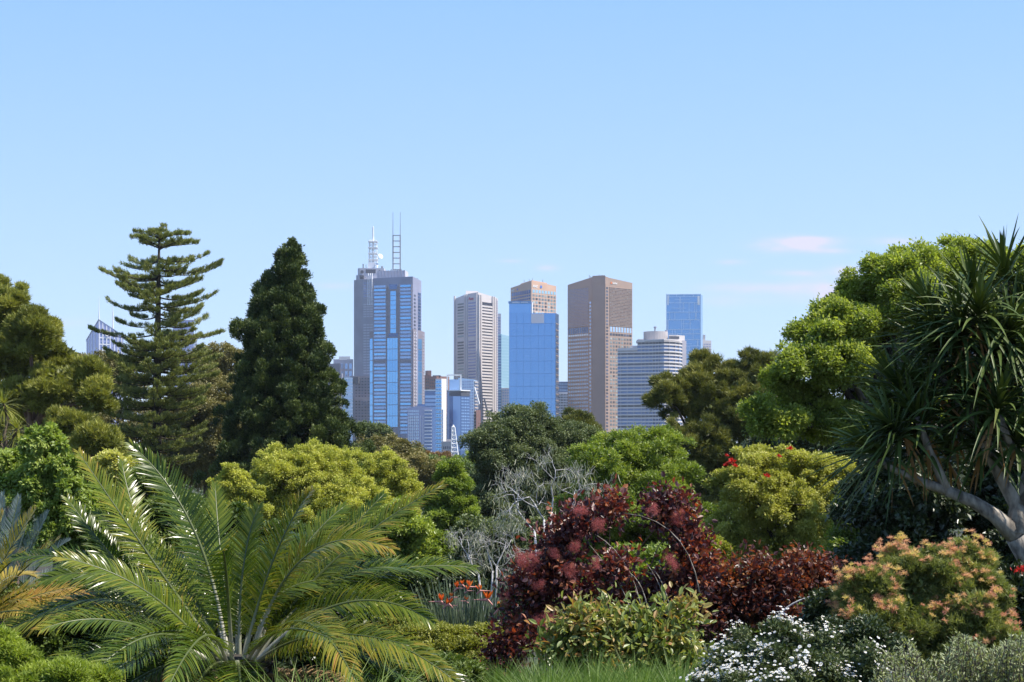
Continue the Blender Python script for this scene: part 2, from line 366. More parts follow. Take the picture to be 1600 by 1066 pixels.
T.part('lettering', S_wm, lambda b: [b.hexa(T.f((795.5,-.2),(829.5,-3)).c8(x,x+rl.uniform(.6,1.1),T.z(473.9),T.z(471.9+rl.random()*.6),1.1,1.4)) for x in np.arange(800.5,825,1.75) if not 812 < x < 813.5])
T.part('side_reflection_panel', stone('side_reflection_white', (.62,.6,.66), .03), lambda b: (b.hexa(fm.c8(829.8,831.4,T.z(490),T.z(472.5),-8,.2)), b.hexa(fm.c8(830.2,850,T.z(505.5),T.z(491),-.1,.35))))  # step side, plus a pale panel whose colour paints the glass reflection
T.part('side_mullions', S_brown, lambda b: [b.hexa(fs.c8(868.2,872.8,T.z(y+.5),T.z(y-.5),0,.4)) for y in np.arange(506, 690, 10)])
T.grid(fs, (868.3,872.8,1), (507,690,37), G_dark, .9, .7)
T.finish()

# --- curved pale hotel
T = Tower('hotel_tower', 'pale concave hotel tower with balcony bands on every floor and a drum on its roof', 1015, 1850)
arc = [(965,14),(975,11.4),(985,9),(996,6.6),(1008,4),(1020,.4),(1029,-3.2),(1037.5,-8)]
arc2 = [(1037.5,-8),(1046,-5),(1055,1),(1062,9),(1066,18)]
tops = [512]+[0]
T.body('wall', [(x,d+2.2) for x,d in arc[:4]]+[(996,60),(965,60)], 543.5, S_conc)
T.body('roof_block', [(985,14),(996,12),(996,40),(985,40)], 539, S_white, y1=544)
T.body('wall', [(x,d+2.2) for x,d in arc[3:]]+[(x,d+2.2) for x,d in arc2[1:]]+[(1072,34),(1072,62),(996.02,62)], 531.5, S_conc)
glz = MB()
def band(pts, y0, y1, d0, d1):
    n = len(pts); ring = []
    for dd in (d0, d1):
        for z in (T.z(y1), T.z(y0)):
            ring.append([(*T.pt(x, d+dd), z) for x, d in pts])
    V = sum(ring, []); Fc = []
    for i in range(n-1):
        a_, b_, c_, d_ = i, n+i, 2*n+i, 3*n+i
        Fc += [(a_, a_+1, b_+1, b_), (b_, b_+1, d_+1, d_), (c_+1, c_, d_, d_+1), (a_+1, a_, c_, c_+1)]
    Fc += [(0, n, 3*n, 2*n), (n-1, 3*n-1, 4*n-1, 2*n-1)]
    return V, Fc
for k in range(33):
    y = 516 + k*5.45
    if y < 532: continue
    pa = arc if y > 545 else arc[3:]
    b = MB(); b.add(*band(pa, y, y+2.2, 0, 2.1)); b.add(*band(arc2, y, y+2.2, 0, 2.1))
    b.build('balcony_band', S_white, T.root)
    g = MB(); g.add(*band(pa, y+2.25, y+5.4, 1.7, 2.15)); g.add(*band(arc2, y+2.45, y+5.4, 1.7, 2.15)); g.build('window_row', G_deep if k % 3 else G_dark, T.root)
T.part('balcony_dividers', S_white, lambda b: [b.add(*band([(x-.25, d), (x+.25, d)], (545 if x < 996 else 533), 694, .1, 2.1)) for x, d in arc[4:-1]+[(970,12.7),(980,10.2),(990.5,7.8),(1002,5.3),(1014,2.2),(1024.5,-1.4)]+[(1046,-5),(1055,1),(1061,7.6)]])
T.body('parapet', [(965,14),(975,11.4),(985,9),(996,6.6),(996,24),(965,24)], 543, S_white, y1=547); T.body('parapet', [(996.1,6.6),(1008,4),(1020,.4),(1029,-3.2),(1037.5,-8),(1046,-5),(1055,1),(1062,9),(1062,40),(996.1,40)], 530.5, S_white, y1=534)
T.body('side_wall', [(1066,18),(1072.5,28),(1072.5,60),(1066,60)], 530, S_lav)
c = T.pt(1026, 34); DR = T.part('roof_drum', S_conc, lambda b: b.tube([(c[0]-1,c[1],T.z(533)),(c[0]-1,c[1],T.z(515.2))], 19/F*1884, 28), smooth=False)
RB = T.body('roof_block', [(1045,14),(1057,16),(1070,26),(1070,50),(1045,50)], 522, S_white, y1=531.4)
T.part('roof_louvre', S_dark, lambda b: b.hexa(T.f((1045,14),(1057,16)).c8(1045.4,1061,T.z(528.5),T.z(524),-.5,.6)), RB)
T.part('chimney', S_lav, lambda b: (b.tube([(*T.pt(1023.5,28),T.z(516)),(*T.pt(1023.5,28),T.z(508.5))], .9, 8), b.tube([(*T.pt(1023.7,28),T.z(509.5)),(*T.pt(1023.7,28),T.z(507.5))], 1.8, 8)), DR)
T.part('roof_block', S_conc, lambda b: b.box(*[T.pt(x,30)[0] for x in (996,1005)], T.D+20, T.D+50, T.z(532), T.z(528)))
T.part('chimney', S_lav, lambda b: b.tube([(*T.pt(1041,30),T.z(520)),(*T.pt(1041,30),T.z(513))], 1.6, 8))
T.finish()

# --- blue glass tower at right, irregular pale grid
T = Tower('office_tower', 'blue glass tower with an irregular pale grid of lines, rising behind the curved hotel', 1069, 2350)
T.body('glass_block', [(1041,0),(1095,-4),(1098,16),(1098,60),(1041,60)], 460.5, glass('glass_grid_blue', [(.15,.34,.62),(.17,.37,.66)], .1, .65))
fm = T.f((1041,0),(1095,-4)); rr = np.random.default_rng(5)
def grid_lines(b):
    ys = [460.5,464,473.5,488,500,515,522,531,541,555,572]
    for y in ys: b.hexa(fm.c8(1041,1095,T.z(y+.35),T.z(y-.35),0,.35))
    for i in range(len(ys)-1):
        for x in np.sort(rr.uniform(1043,1093,5)): b.hexa(fm.c8(x-.3,x+.3,T.z(ys[i+1]),T.z(ys[i]),0,.3))
        if ys[i+1]-ys[i] > 7 and rr.random() < .8:
            y = rr.uniform(ys[i]+3, ys[i+1]-2); x = rr.uniform(1042,1070); b.hexa(fm.c8(x,x+rr.uniform(12,24),T.z(y+.25),T.z(y-.25),0,.33))
    for x in (1041.3,1094.7): b.hexa(fm.c8(x-.35,x+.35,T.z(600),T.z(459.5),0,.5))
T.part('facade_grid', stone('grid_line_pale', (.52,.62,.74), .04), grid_lines)
T.part('corner_light', M_wh, lambda b: b.hexa(fm.c8(1042.8,1044.6,T.z(477),T.z(461.5),0,.6))); T.part('corner_light', M_wh, lambda b: b.hexa(fm.c8(1089.8,1093.2,T.z(477),T.z(463),0,.6)))
T.finish()
T = Tower('apartment_tower', 'plain pale narrow tower beside the gridded blue glass tower', 1105, 2450)
T.body('wall', [(1097,0),(1111.5,4),(1111.5,50),(1097,50)], 532, S_white); T.body('roof_block', [(1098,4),(1102,4),(1102,40),(1098,40)], 523, S_white, y1=532.2)
T.grid(T.f((1097,0),(1111.5,4)), (1099,1111,3), (536,620,22), G_lav, .7, .4); T.finish()

# --- white fluted tower with red letters
T = Tower('office_tower', 'white precast tower with deep window slots and red letters at its top', 744, 2000)
T.body('wall', [(710.5,34),(728,14),(747,-2),(773,26),(778,32),(778,80),(710.5,80)], 455, S_white, ytops=[463,458,457,461,463,463,463])
T.body('plant_room', [(728,24),(747,30),(747,60),(728,60)], 451.3, S_white, y1=459); T.body('plant_room', [(747.1,30),(768,42),(768,60),(747.1,60)], 458, S_white, y1=463, ytops=[457,461,461,457])
fa, fb, fc_ = T.f((710.5,34),(728,14)), T.f((728,14),(747,-2)), T.f((747,-2),(773,26))
def fins(b):
    for fa_, x in ((fa,711.3),(fa,727),(fb,730),(fb,745.6),(fc_,748),(fc_,751),(fc_,769),(fc_,772)):
        b.hexa(fa_.c8(x-.7,x+.7,gz(T.D),T.z(458.5 if x < 748 else 460.5),-.2,1.5))
    for k in range(46): b.hexa(fc_.c8(752,768.3,T.z(476+k*4.75+3.2),T.z(476+k*4.75+.6) ,-.2,1.2))
T.part('fins', S_white, fins)
T.part('edge_strip', S_lav, lambda b: b.hexa(T.f((773,26),(778,32)).c8(774.8,775.8,gz(T.D),T.z(463),0,.3)))
T.grid(fa, (715.5,726,1), (470.5,526,12), G_mix, 1, .5, d1=.5); T.grid(fa, (715.5,726,1), (531,690,34), G_mix, 1, .5, d1=.5)
T.grid(fb, (732,744,1), (470.5,526,12), G_lav, 1, .52, d1=.3); T.grid(fb, (732,744,1), (531,690,34), G_lav, 1, .52, d1=.3)
T.grid(fc_, (753,768,1), (470.5,526,12), G_dark, 1, .58, d1=.9); T.grid(fc_, (753,768,1), (531,690,34), G_dark, 1, .58, d1=.9)
T.grid(T.f((773,26),(778,32)), (776.2,777.6,1), (466,690,80), G_lav, .9, .5)
text_on(T, fb, 'Aon', 732.3, 468.0, 5.0, M_red); T.finish()

T = Tower('office_tower', 'teal glass tower partly hidden behind the white fluted tower', 787, 2200)
T.body('wall', [(776,0),(783.4,-3),(797,10),(797,60),(776,60)], 523, G_teal, ytops=[523,522.5,525,525,523])
T.grid(T.f((776,0),(783.4,-3)), (778.3,783,1), (524,640,26), G_deep, 1, .66)
T.part('facade_grid', S_teal, lambda b: [b.hexa(T.f((783.4,-3),(797,10)).c8(783.6,796.8,T.z(y+.15),T.z(y-.15),0,.2)) for y in np.arange(528,640,4.6)])
T.body('podium', [(784,-14),(796,-12),(796,0),(784,0)], 607, S_lav); T.grid(T.f((784,-14),(796,-12)), (784.5,795.5,3), (608,660,12), G_mid, .7, .6); T.finish()
T = Tower('office_tower', 'sliver of pale lilac tower far behind the teal glass tower', 779.5, 2700)
T.body('wall', [(770,0),(782.8,0),(782.8,30),(770,30)], 490, S_lav2); T.grid(T.f((770,0),(782.8,0)), (771,782.5,2), (494,620,26), G_lav, .85, .5); T.finish()
T = Tower('office_block', 'low grey block with dark glass top between the bright blue tower and the brown tower', 880, 2300, 'building')
T.body('wall', [(868,0),(892,0),(892,40),(868,40)], 596.5, G_deep); T.body('lower_wall', [(870,-3),(890,-3),(890,0),(870,0)], 613, S_lav2)
T.grid(T.f((868,0),(892,0)), (869,891,8), (598,612,3), G_mid, .8, .6); T.grid(T.f((870,-3),(890,-3)), (871,889,4), (615,690,18), G_dark, .8, .5); T.finish()

# --- grey spired tower
T = Tower('spired_tower', 'grey lilac stone tower with a stepped crown and white lattice spire', 575, 2150)
def ex(b):
    fa = T.f((553,6),(566.5,-3))
    for k in range(62): b.hexa(fa.c8(553.3,566.3,T.z(441+k*4.2+.6),T.z(441+k*4.2),0,.2))
T.body('wall', [(553,6),(566.5,-3),(600,-11),(612,12),(612,60),(553,60)], 437, S_lav, extra=ex)
T.body('wall', [(546.5,0),(553.5,-9),(600,-12),(600,0)], 588, S_gran); T.body('wall', [(542.5,-8),(553.5,-18),(600,-20),(600,-12)], 622, S_gran)
fm = T.f((566.5,-3),(600,-11))
T.grid(fm, (567.5,583,3), (441,466,6), G_lav, .8, .5); T.grid(fm, (567.5,583,3), (474.5,497,6), S_lav2, .85, .55); T.grid(fm, (567.5,583,3), (506,586,19), S_lav2, .85, .55)
fl_ = T.f((553.5,-9),(600,-12)); T.grid(fl_, (554.5,583,6), (590,622,7), G_dark, .6, .5)
fl_ = T.f((553.5,-18),(600,-20)); T.grid(fl_, (554.5,583,6), (626,690,14), G_dark, .6, .5); T.grid(T.f((542.5,-8),(553.5,-18)), (543.5,553,3), (626,690,14), G_dark, .55, .5)
T.part('roof_slot', S_dark, lambda b: b.hexa(fm.c8(553.8,565,T.z(600),T.z(590),2,11)))
CR = T.body('crown', [(559,8),(562,4),(600,4),(604,40),(559,40)], 418.5, S_lav2, y1=437.3); T.body('crown', [(556.5,10),(600,2),(600,30),(556.5,30)], 429, S_lav2, y1=437.4)
fc2 = T.f((562,4),(600,4))
T.part('louvre', S_dark, lambda b: b.hexa(fc2.c8(571.5,587,T.z(426.5),T.z(420.5),-.4,.4)), CR)
for px, py in ((565.8,424.5),(592.8,424.5)):
    T.part('porthole', S_dark, lambda b: b.add([(*(fc2.A + fc2.t*(fc2.u(px)+2.1*math.cos(q)) + fc2.n*.35), T.z(py)+2.1*math.sin(q)) for q in np.linspace(0, 2*math.pi, 16, endpoint=False)], [tuple(range(16))]), CR)
T.part('louvre', S_dark, lambda b: b.hexa(fc2.c8(562.5,569,T.z(435),T.z(430.5),-.4,6.5)), CR)
T.part('crown_fins', S_wm, lambda b: [b.hexa(fm.c8(x-.5,x+.5,T.z(478),T.z(428),-.5,1.2)) for x in (575.5,578.5,581.5)])
T.body('spire_base', [(575,12),(586.5,12),(586.5,30),(575,30)], 408.5, S_wm, y1=418.7)
def spire(b):
    bx, by = T.pt(583, 20); zz = T.z
    lattice(b, (bx,by,zz(418)), (bx,by,zz(373)), 10.5, 9.0, 7, .32)
    for y in (403,393.5,384,374.5): b.box(bx-5.9,bx+5.9,by-5.9,by+5.9,zz(y+1),zz(y))
    b.tube([(bx,by,zz(408)),(bx,by,zz(372))], 1.0, 8); b.tube([(bx,by,zz(372)),(bx,by,zz(352)),(bx,by,zz(350.2))], [1.25,1.0,.4], 8)
SP = T.part('spire', S_wm, spire)
def dish(px, py, r):
    def fn(b):
        cx, cy = T.pt(px, 10); b.tube([(cx,cy,T.z(py)),(cx+r*.35,cy-r*.35,T.z(py)+r*.1),(cx+r*.5,cy-r*.5,T.z(py)+r*.2)], [r*.1,r*.75,r], 14)
        b.tube([(cx-2.5,cy+3,T.z(py)-3),(cx,cy,T.z(py))], .4, 5)
    return fn
T.part('satellite_dish', S_wm, dish(593, 400, 3.4), SP); T.part('satellite_dish', S_wm, dish(588, 412, 2.2), SP)
T.part('aerial', S_steel, lambda b: (b.tube([(*T.pt(567.5,12),T.z(418)),(*T.pt(567.5,12),T.z(411))], .8, 6), b.tube([(*T.pt(572,12),T.z(418)),(*T.pt(572,12),T.z(412))], .4, 6), b.tube([(*T.pt(597,12),T.z(418)),(*T.pt(597,12),T.z(414.5))], 1.3, 6)))
T.finish()

# --- blue banded tower with twin masts
T = Tower('office_tower', 'tall blue banded glass tower with twin roof masts, in front of the grey spired tower', 618, 1950)
S_blav = stone('stone_blue_lavender', (.25,.265,.37))
T.body('wall', [(583.2,0),(645,-13),(658.3,16),(658.3,75),(583.2,75)], 433.5, S_blav, ytops=[435,434,437,437,435])
fm, fs = T.f((583.2,0),(645,-13)), T.f((645,-13),(658.3,16))
RB = T.body('roof_block', [(589.5,14),(633,8),(638,30),(589.5,30)], 421.3, S_lav2, y1=436)
T.part('roof_ribs', S_lav, lambda b: [b.hexa(T.f((589.5,14),(633,8)).c8(x-.3,x+.3,T.z(434),T.z(421),0,.6)) for x in np.linspace(592,632,9)], RB)
T.body('wing', [(577.4,8),(583,2),(583,50),(577.4,50)], 518, S_gran); T.body('wing', [(645.4,-13.6),(652.6,4),(663.6,20),(663.6,70),(652,40),(645.4,0)], 515, S_gran, ytops=[515,515,517,517,515,515])
T.part('centre_recess', S_gran, lambda b: (b.hexa(fm.c8(604.5,624,T.z(668),T.z(449),-.5,.15)), b.hexa(fm.c8(604.5,621.5,gz(T.D),T.z(668),-.5,.12))))
for k in range(42):
    y = 446.6+k*5.56
    if 36.2 > k-0 and k == 21: continue
    T.w(fm, 584.2, 602.8, y, y+3.3, G_cyan if k % 2 else G_mid, 'window_band', -.2, .3); T.w(fm, 625.6, 642.0, y, y+3.3, G_mid if k % 3 else G_cyan, 'window_band', -.2, .3)
T.w(fm, 584.2, 602.8, 563, 567, S_gran, 'vent_band'); T.w(fm, 625.6, 642, 563, 567, S_gran, 'vent_band')
T.w(fm, 608.5, 620.5, 445.5, 453, G_deep, 'centre_pane', -.2, .4)
for k in range(9): T.w(fm, 610.3, 619, 456+k*7.3, 462.7+k*7.3, G_cyan, 'centre_pane', -.2, .4)
T.w(fm, 607.5, 622.0, 521.6, 527.2, G_deep, 'centre_pane', -.2, .4)
for k in range(8): T.w(fm, 605.4, 621.6, 529+k*17.4, 545.6+k*17.4, G_blue if False else G_cyan, 'centre_pane', -.2, .45)
T.part('centre_mullions', S_gran, lambda b: [b.hexa(fm.c8(x-.12,x+.12,T.z(668),T.z(529),.4,.55)) for x in (609.4,613.5,617.6)])
T.part('corner_fins', S_lav, lambda b: [b.hexa(fm.c8(x-.45,x+.45,gz(T.D),T.z(446),0,1.0)) for x in (603.6,624.6,643.4,583.8)])
T.grid(fs, (646.5,649.4,1), (460,690,40), G_dark, .85, .5, name='side_window'); T.grid(fs, (652.8,657.4,1), (456,516,12), G_deep, .95, .8, name='side_window')
fw = T.f((652.6,4),(663.6,20)); fw2 = T.f((645.4,-13.6),(652.6,4)); fl2 = T.f((577.4,8),(583,2))
for k in range(10):
    if 529+k*17.4 < 690:
        T.w(fl2, 578.0, 582.4, 529+k*17.4, 545.4+k*17.4, G_cyan, 'wing_pane'); T.w(fw, 653.2, 659.0, 529+k*17.4, 545.4+k*17.4, G_cyan, 'wing_pane')
T.grid(fw, (660,663.2,1), (520,690,36), S_lav, .9, .5, name='side_window'); T.grid(fw2, (646.2,651.6,2), (518,690,34), S_lav2, .6, .5, name='side_window')
def masts(x):
    def fn(b):
        cx, cy = T.pt(x, 20); b.tube([(cx,cy,T.z(422)),(cx,cy,T.z(364))], .62, 6); b.tube([(cx,cy,T.z(364)),(cx,cy,T.z(327.5))], [.4,.22], 5)
    return fn
T.part('mast', S_steel, masts(614)); T.part('mast', S_steel, masts(625.4))
T.part('mast_rungs', S_steel, lambda b: [b.box(T.pt(613.4,20)[0],T.pt(626,20)[0],T.D+19.2,T.D+20.8,T.z(y+.55),T.z(y-.55)) for y in (364.5,373.3,382.3,391.3,400.3,409.3,418.5)])
T.part('mast_rungs', S_wm, lambda b: [b.tube([(*T.pt(x,24),T.z(420)),(*T.pt(x,24),T.z(365))], .22, 4) for x in (615.6,623.8)])
T.part('mast_base', S_steel, lambda b: [b.tube([(*T.pt(610+i*3.4,18),T.z(421)),(*T.pt(612+i*3,18),T.z(418))], .5, 4) for i in range(6)])
T.part('roof_crane', S_dark, lambda b: (b.tube([(*T.pt(650,10),T.z(437)),(*T.pt(649,10),T.z(433.5))], 1.2, 5), b.tube([(*T.pt(644.5,10),T.z(432.5)),(*T.pt(650,10),T.z(435.5)),(*T.pt(653,10),T.z(434))], .4, 4)))
T.finish()

# --- lower blocks left of and between the towers
T = Tower('office_block', 'pale grey stepped block at the left foot of the grey spired tower', 536, 2250, 'building')
T.body('wall', [(510,0),(531,-4),(531,40),(510,40)], 567, S_gran, ytops=[569,568,568,569]); T.body('upper_wall', [(521,10),(552,6),(552,50),(521,50)], 561, S_lav2)
T.body('roof_block', [(529.5,8),(547,7),(547,30),(529.5,30)], 556.6, S_wm, y1=562); T.grid(T.f((521,10),(552,6)), (531,551,3), (566,590,2), G_mid, .6, .7)
T.part('side_rib', S_lav2, lambda b: b.box(T.pt(533.5,-8)[0],T.pt(535,-8)[0],T.D-8,T.D-3,-14,T.z(584)))
T.finish()
T = Tower('office_block', 'low block of pale turquoise glass just right of the dark conifer', 543, 2050, 'building')
T.body('wall', [(534.5,0),(551,-2),(551,40),(534.5,40)], 590, G_pale)
T.part('floor_lines', S_wm, lambda b: [b.hexa(T.f((534.5,0),(551,-2)).c8(534.6,550.9,T.z(y+.4),T.z(y-.4),0,.3)) for y in np.arange(592,690,5.4)]); T.finish()
T = Tower('apartment_tower', 'reddish brown stepped tower right of the blue banded tower', 682, 2250)
T.body('wall', [(655,10),(672,0),(672,40),(655,40)], 586, S_red); T.body('upper_wall', [(664.5,6),(668,2),(674,2),(674,30),(664.5,30)], 579, S_red, y1=590)
T.body('wall', [(670,-2),(682,-10),(702,2),(702,30),(670,30)], 588.5, S_red); T.body('roof_cap', [(676,-6),(688,-8),(690,20),(676,20)], 587, S_dark, y1=589)
T.grid(T.f((655,10),(672,0)), (665,671,2), (590,690,20), G_dark, .6, .5); T.grid(T.f((670,-2),(682,-10)), (671,681,3), (592,690,20), G_dark, .5, .5); T.finish()
T = Tower('office_block', 'low dark glass block with a pale roof line in front of the reddish tower', 672, 1900, 'building')
T.body('wall', [(663.5,0),(684,-2),(684,30),(663.5,30)], 609, G_deep); T.part('roof_line', S_wm, lambda b: b.hexa(T.f((663.5,0),(684,-2)).c8(663.3,684,T.z(611),T.z(609),-1,.5)))
T.grid(T.f((663.5,0),(684,-2)), (664.5,681,1), (617,690,12), G_mid, 1, .6, name='window_band'); T.finish()
T = Tower('apartment_tower', 'slim tower of blue balconies with a pale side wall, in front of the reddish tower', 689, 1800)
T.body('wall', [(680.5,0),(690,-3),(697.5,4),(697.5,24),(680.5,24)], 592, S_wm); fm = T.f((680.5,0),(690,-3))
T.grid(fm, (680.8,689.8,1), (594,705,19), G_cyan, .96, .62, d1=.4); T.grid(fm, (681.2,689.4,2), (594,705,19), G_deep, .5, .2, name='balcony_rail', d1=.8)
T.grid(T.f((690,-3),(697.5,4)), (690.3,692,1), (640,700,10), G_blue, .9, .9); T.finish()
T = Tower('apartment_tower', 'pale translucent glass apartment block low in front of the blue banded tower', 657, 1700)
T.body('wall', [(636.5,6),(656,0),(675.5,-2),(675.5,30),(636.5,30)], 634, G_lav, ytops=[637,634,638,638,637]); T.body('roof_block', [(652,4),(664,2),(664,20),(652,20)], 631.5, G_deep, y1=636)
T.body('core_wall', [(675.7,-1),(681,2),(681,20),(675.7,20)], 637, G_deep)
fa, fb = T.f((636.5,6),(656,0)), T.f((656,0),(675.5,-2))
T.part('white_ribs', S_wm, lambda b: [b.hexa(fa.c8(x-.3,x+.3,T.z(730),T.z(650),0,.4)) for x in (639,642,645,648.5,652)]+[b.hexa(fb.c8(x-.3,x+.3,T.z(730),T.z(650),0,.4)) for x in (657,661)])
for k in range(13): T.w(fb, 663.5, 674.5, 641+k*5.3, 642.6+k*5.3, S_wm, 'balcony', -.1, 1.0); T.w(fb, 663.5, 674.5, 643+k*5.3, 645.6+k*5.3, G_deep)
T.grid(fa, (638,655,6), (640,720,17), G_pale, .75, .5); T.finish()
T = Tower('office_block', 'dark navy glass block with a white roof cap and open white roof frame', 717, 1750, 'building')
T.body('wall', [(698.5,6),(702,2),(720,0),(734,8),(734,40),(698.5,40)], 612, G_deep); T.body('roof_cap', [(698.2,4),(720,-2),(735,7.5),(735,40),(698.2,40)], 609.3, S_wm, y1=611)
fm, fs = T.f((702,2),(720,0)), T.f((720,0),(734,8))
T.part('louvre_band', S_dark, lambda b: (b.hexa(fm.c8(702.2,719.8,T.z(619),T.z(611.2),0,.3)), b.hexa(fs.c8(720.2,733.8,T.z(619),T.z(611.2),0,.3))))
T.part('pale_pane', G_mid, lambda b: b.hexa(fm.c8(708,719.6,T.z(705),T.z(619.3),0,.25)))
T.grid(fs, (720.6,733.6,5), (620,705,18), G_mid, .6, .55)
def frame(b):
    for x0,x1,y0,y1 in ((698,700,585,609.5),(719,721,585,609.5),(700,719,585,587)):
        b.box(T.pt(x0,3)[0],T.pt(x1,3)[0],T.D+3,T.D+5,T.z(y1),T.z(y0))
T.part('roof_frame', M_wh, frame); T.body('roof_block', [(702,16),(717,16),(717,30),(702,30)], 592, G_mid, y1=609.4); T.finish()
T = Tower('apartment_tower', 'pale blue glass tower with a slanting right edge, left of the white fluted tower', 735, 1880)
T.body('wall', [(716,10),(740,0),(746,10),(746,40),(716,40)], 591.5, G_pale, ytops=[590,593,594,594,590]); fm = T.f((716,10),(740,0))
T.grid(fm, (722,740,5), (594,700,24), G_lav, .7, .6)
for k in range(20): T.w(T.f((740,0),(746,10)), 740.5, 745.6, 596+k*5, 598.2+k*5, S_conc, 'balcony', -.1, 1.4)
T.body('side_wall', [(744,-8),(751,-6),(751,8),(744,8)], 641, S_red); T.part('roof_brace', S_wm, lambda b: b.tube([(*T.pt(741,-3),T.z(605)),(*T.pt(749,-3),T.z(632))], .9, 5)); T.finish()
T = Tower('stone_building', 'small white stone building with a row of dark windows beside the white lattice mast', 698, 1500, 'building')
T.body('wall', [(690,0),(707,-3),(707,20),(690,20)], 690, S_conc); T.body('roof_block', [(697,2),(705,2),(705,12),(697,12)], 686.5, S_conc, y1=690.5); T.grid(T.f((690,0),(707,-3)), (692,706,5), (697,702,1), G_dark, .55, .8); T.grid(T.f((690,0),(707,-3)), (692,706,5), (705,710,1), G_dark, .55, .8); T.finish()
T = Tower('stone_building', 'tiny white flat roofed building seen over the olive tree, below the blue banded tower', 608, 1300, 'building')
T.body('wall', [(601,0),(613,-2),(613,15),(601,15)], 670, S_wm); T.grid(T.f((601,0),(613,-2)), (602,612,4), (674,679,1), G_dark, .5, .8); T.finish()
T = Tower('stone_building', 'tiny white building top right of the white lattice mast', 731, 1450, 'building')
T.body('wall', [(726,0),(736,-2),(736,15),(726,15)], 699, S_wm); T.grid(T.f((726,0),(736,-2)), (727,735,3), (703,708,1), G_dark, .5, .8); T.finish()
# white lattice mast
b = MB(); p0 = P(712.5, 722, 1200); p1 = P(708.3, 667.5, 1200); lattice(b, (p0[0],p0[1],gz(1200)), p1, 6.6, 2.0, 12, .32)
b.tube([p1, p1+np.array([0,0,1.6])], [.9,.5], 6)
tag(b.build('lattice_mast', M_wh), 'slender white lattice mast leaning slightly, above the lime green tree', 'mast')
b = MB(); q0 = P(762, 645, 1700); q1 = P(756.5, 622, 1700); lattice(b, (q0[0]+1,q0[1],gz(1700)), (q0[0]+1,q0[1],q0[2]), 2.2, 2.2, 8, .2); b.tube([q0, q1], .9, 5); b.tube([q0, q0+np.array([5,0,3])], .9, 5)
tag(b.build('tower_crane', S_dark), 'small dark crane jib against the foot of the white fluted tower', 'crane')

# --- gabled tower at far left with two masts, and slivers behind the pine
T = Tower('gabled_tower', 'lilac tower with pointed gable roof, thin masts and white disc, left of the tiered pine', 168, 2400)
G_l2 = glass('glass_violet', [(.24,.27,.48),(.34,.37,.60)], .15, .45)
T.body('wall', [(135,14),(154,-2),(193,12),(193,60),(135,60)], 522, G_l2, ytops=[530,499,524,524,530])
b = MB(); A_ = [(*T.pt(154,-3.5),T.z(499)),(*T.pt(193.5,11),T.z(524)),(*T.pt(193.5,60),T.z(524)),(*T.pt(154,60),T.z(499))]; b.add(A_, [(0,1,2,3)])
A_ = [(*T.pt(134.5,13),T.z(530)),(*T.pt(154,-3.5),T.z(499)),(*T.pt(154,60),T.z(499)),(*T.pt(134.5,60),T.z(530))]; b.add(A_, [(0,1,2,3)]); b.build('roof', S_gran, T.root)
fl, fr = T.f((135,14),(154,-2)), T.f((154,-2),(193,12))
T.part('white_ribs', S_wm, lambda b: [b.hexa(fr.c8(x-.6,x+.6,T.z(640),T.z(y),-.1,.8)) for x,y in ((155,500),(160.5,504),(166.5,508),(172,511.5),(178.5,516),(184,519),(190,523))]+[b.hexa(fl.c8(x-.35,x+.35,T.z(640),T.z(y),-.1,.5)) for x,y in ((136,530),(140,523),(144,517),(149,509))]+[b.hexa(fr.c8(155,172,T.z(y+.7),T.z(y-.7),-.1,.6)) for y in (518,528,538,548)])
T.grid(fr, (156,172,3), (520,600,12), G_deep, .5, .45)
c = fr.A + fr.t*fr.u(167.3)
CDK = T.part('sign_disc', M_wh, lambda b: b.tube([(c[0],c[1]-.5,T.z(522.5)),(c[0]+fr.n[0]*1.5,c[1]+fr.n[1]*1.5-.5,T.z(522.5))], 3.1/F*T.D, 20))  # round white logo sign
T.part('disc_mark', M_or, lambda b: b.tube([(c[0]+fr.n[0]*1.2,c[1]+fr.n[1]*1.2-.5,T.z(522.5)),(c[0]+fr.n[0]*1.8,c[1]+fr.n[1]*1.8-.5,T.z(522.5))], .8/F*T.D, 8), CDK)
for x, y in ((154.8,461),(176.3,468)):
    T.part('mast', S_wm, lambda b: (b.tube([(*T.pt(x,20),T.z(512)),(*T.pt(x,20),T.z(486))], [1.1,.8], 6), b.tube([(*T.pt(x,20),T.z(486)),(*T.pt(x,20),T.z(y))], [.55,.2], 5)))
T.finish()
for lab, x0, x1, y, mt in (('deep blue tower glimpsed through the right side of the tiered pine', 270, 303, 500, G_l2), ('pale tower edge glimpsed just right of the deep blue tower behind the pine', 303.5, 308, 522, S_wm),
                       ('small blue tower glimpsed in a gap of the brown leaved fig tree', 324, 333, 574, G_l2)):
    T = Tower('office_tower', lab, (x0+x1)/2, 2500); T.body('wall', [(x0,0),(x1,0),(x1,40),(x0,40)], y, mt)
    T.part('floor_lines', S_lav, lambda b: [b.hexa(T.f((x0,0),(x1,0)).c8(x0,x1,T.z(q+.4),T.z(q-.4),0,.3)) for q in np.arange(y+1, 660, 5)]); T.finish()

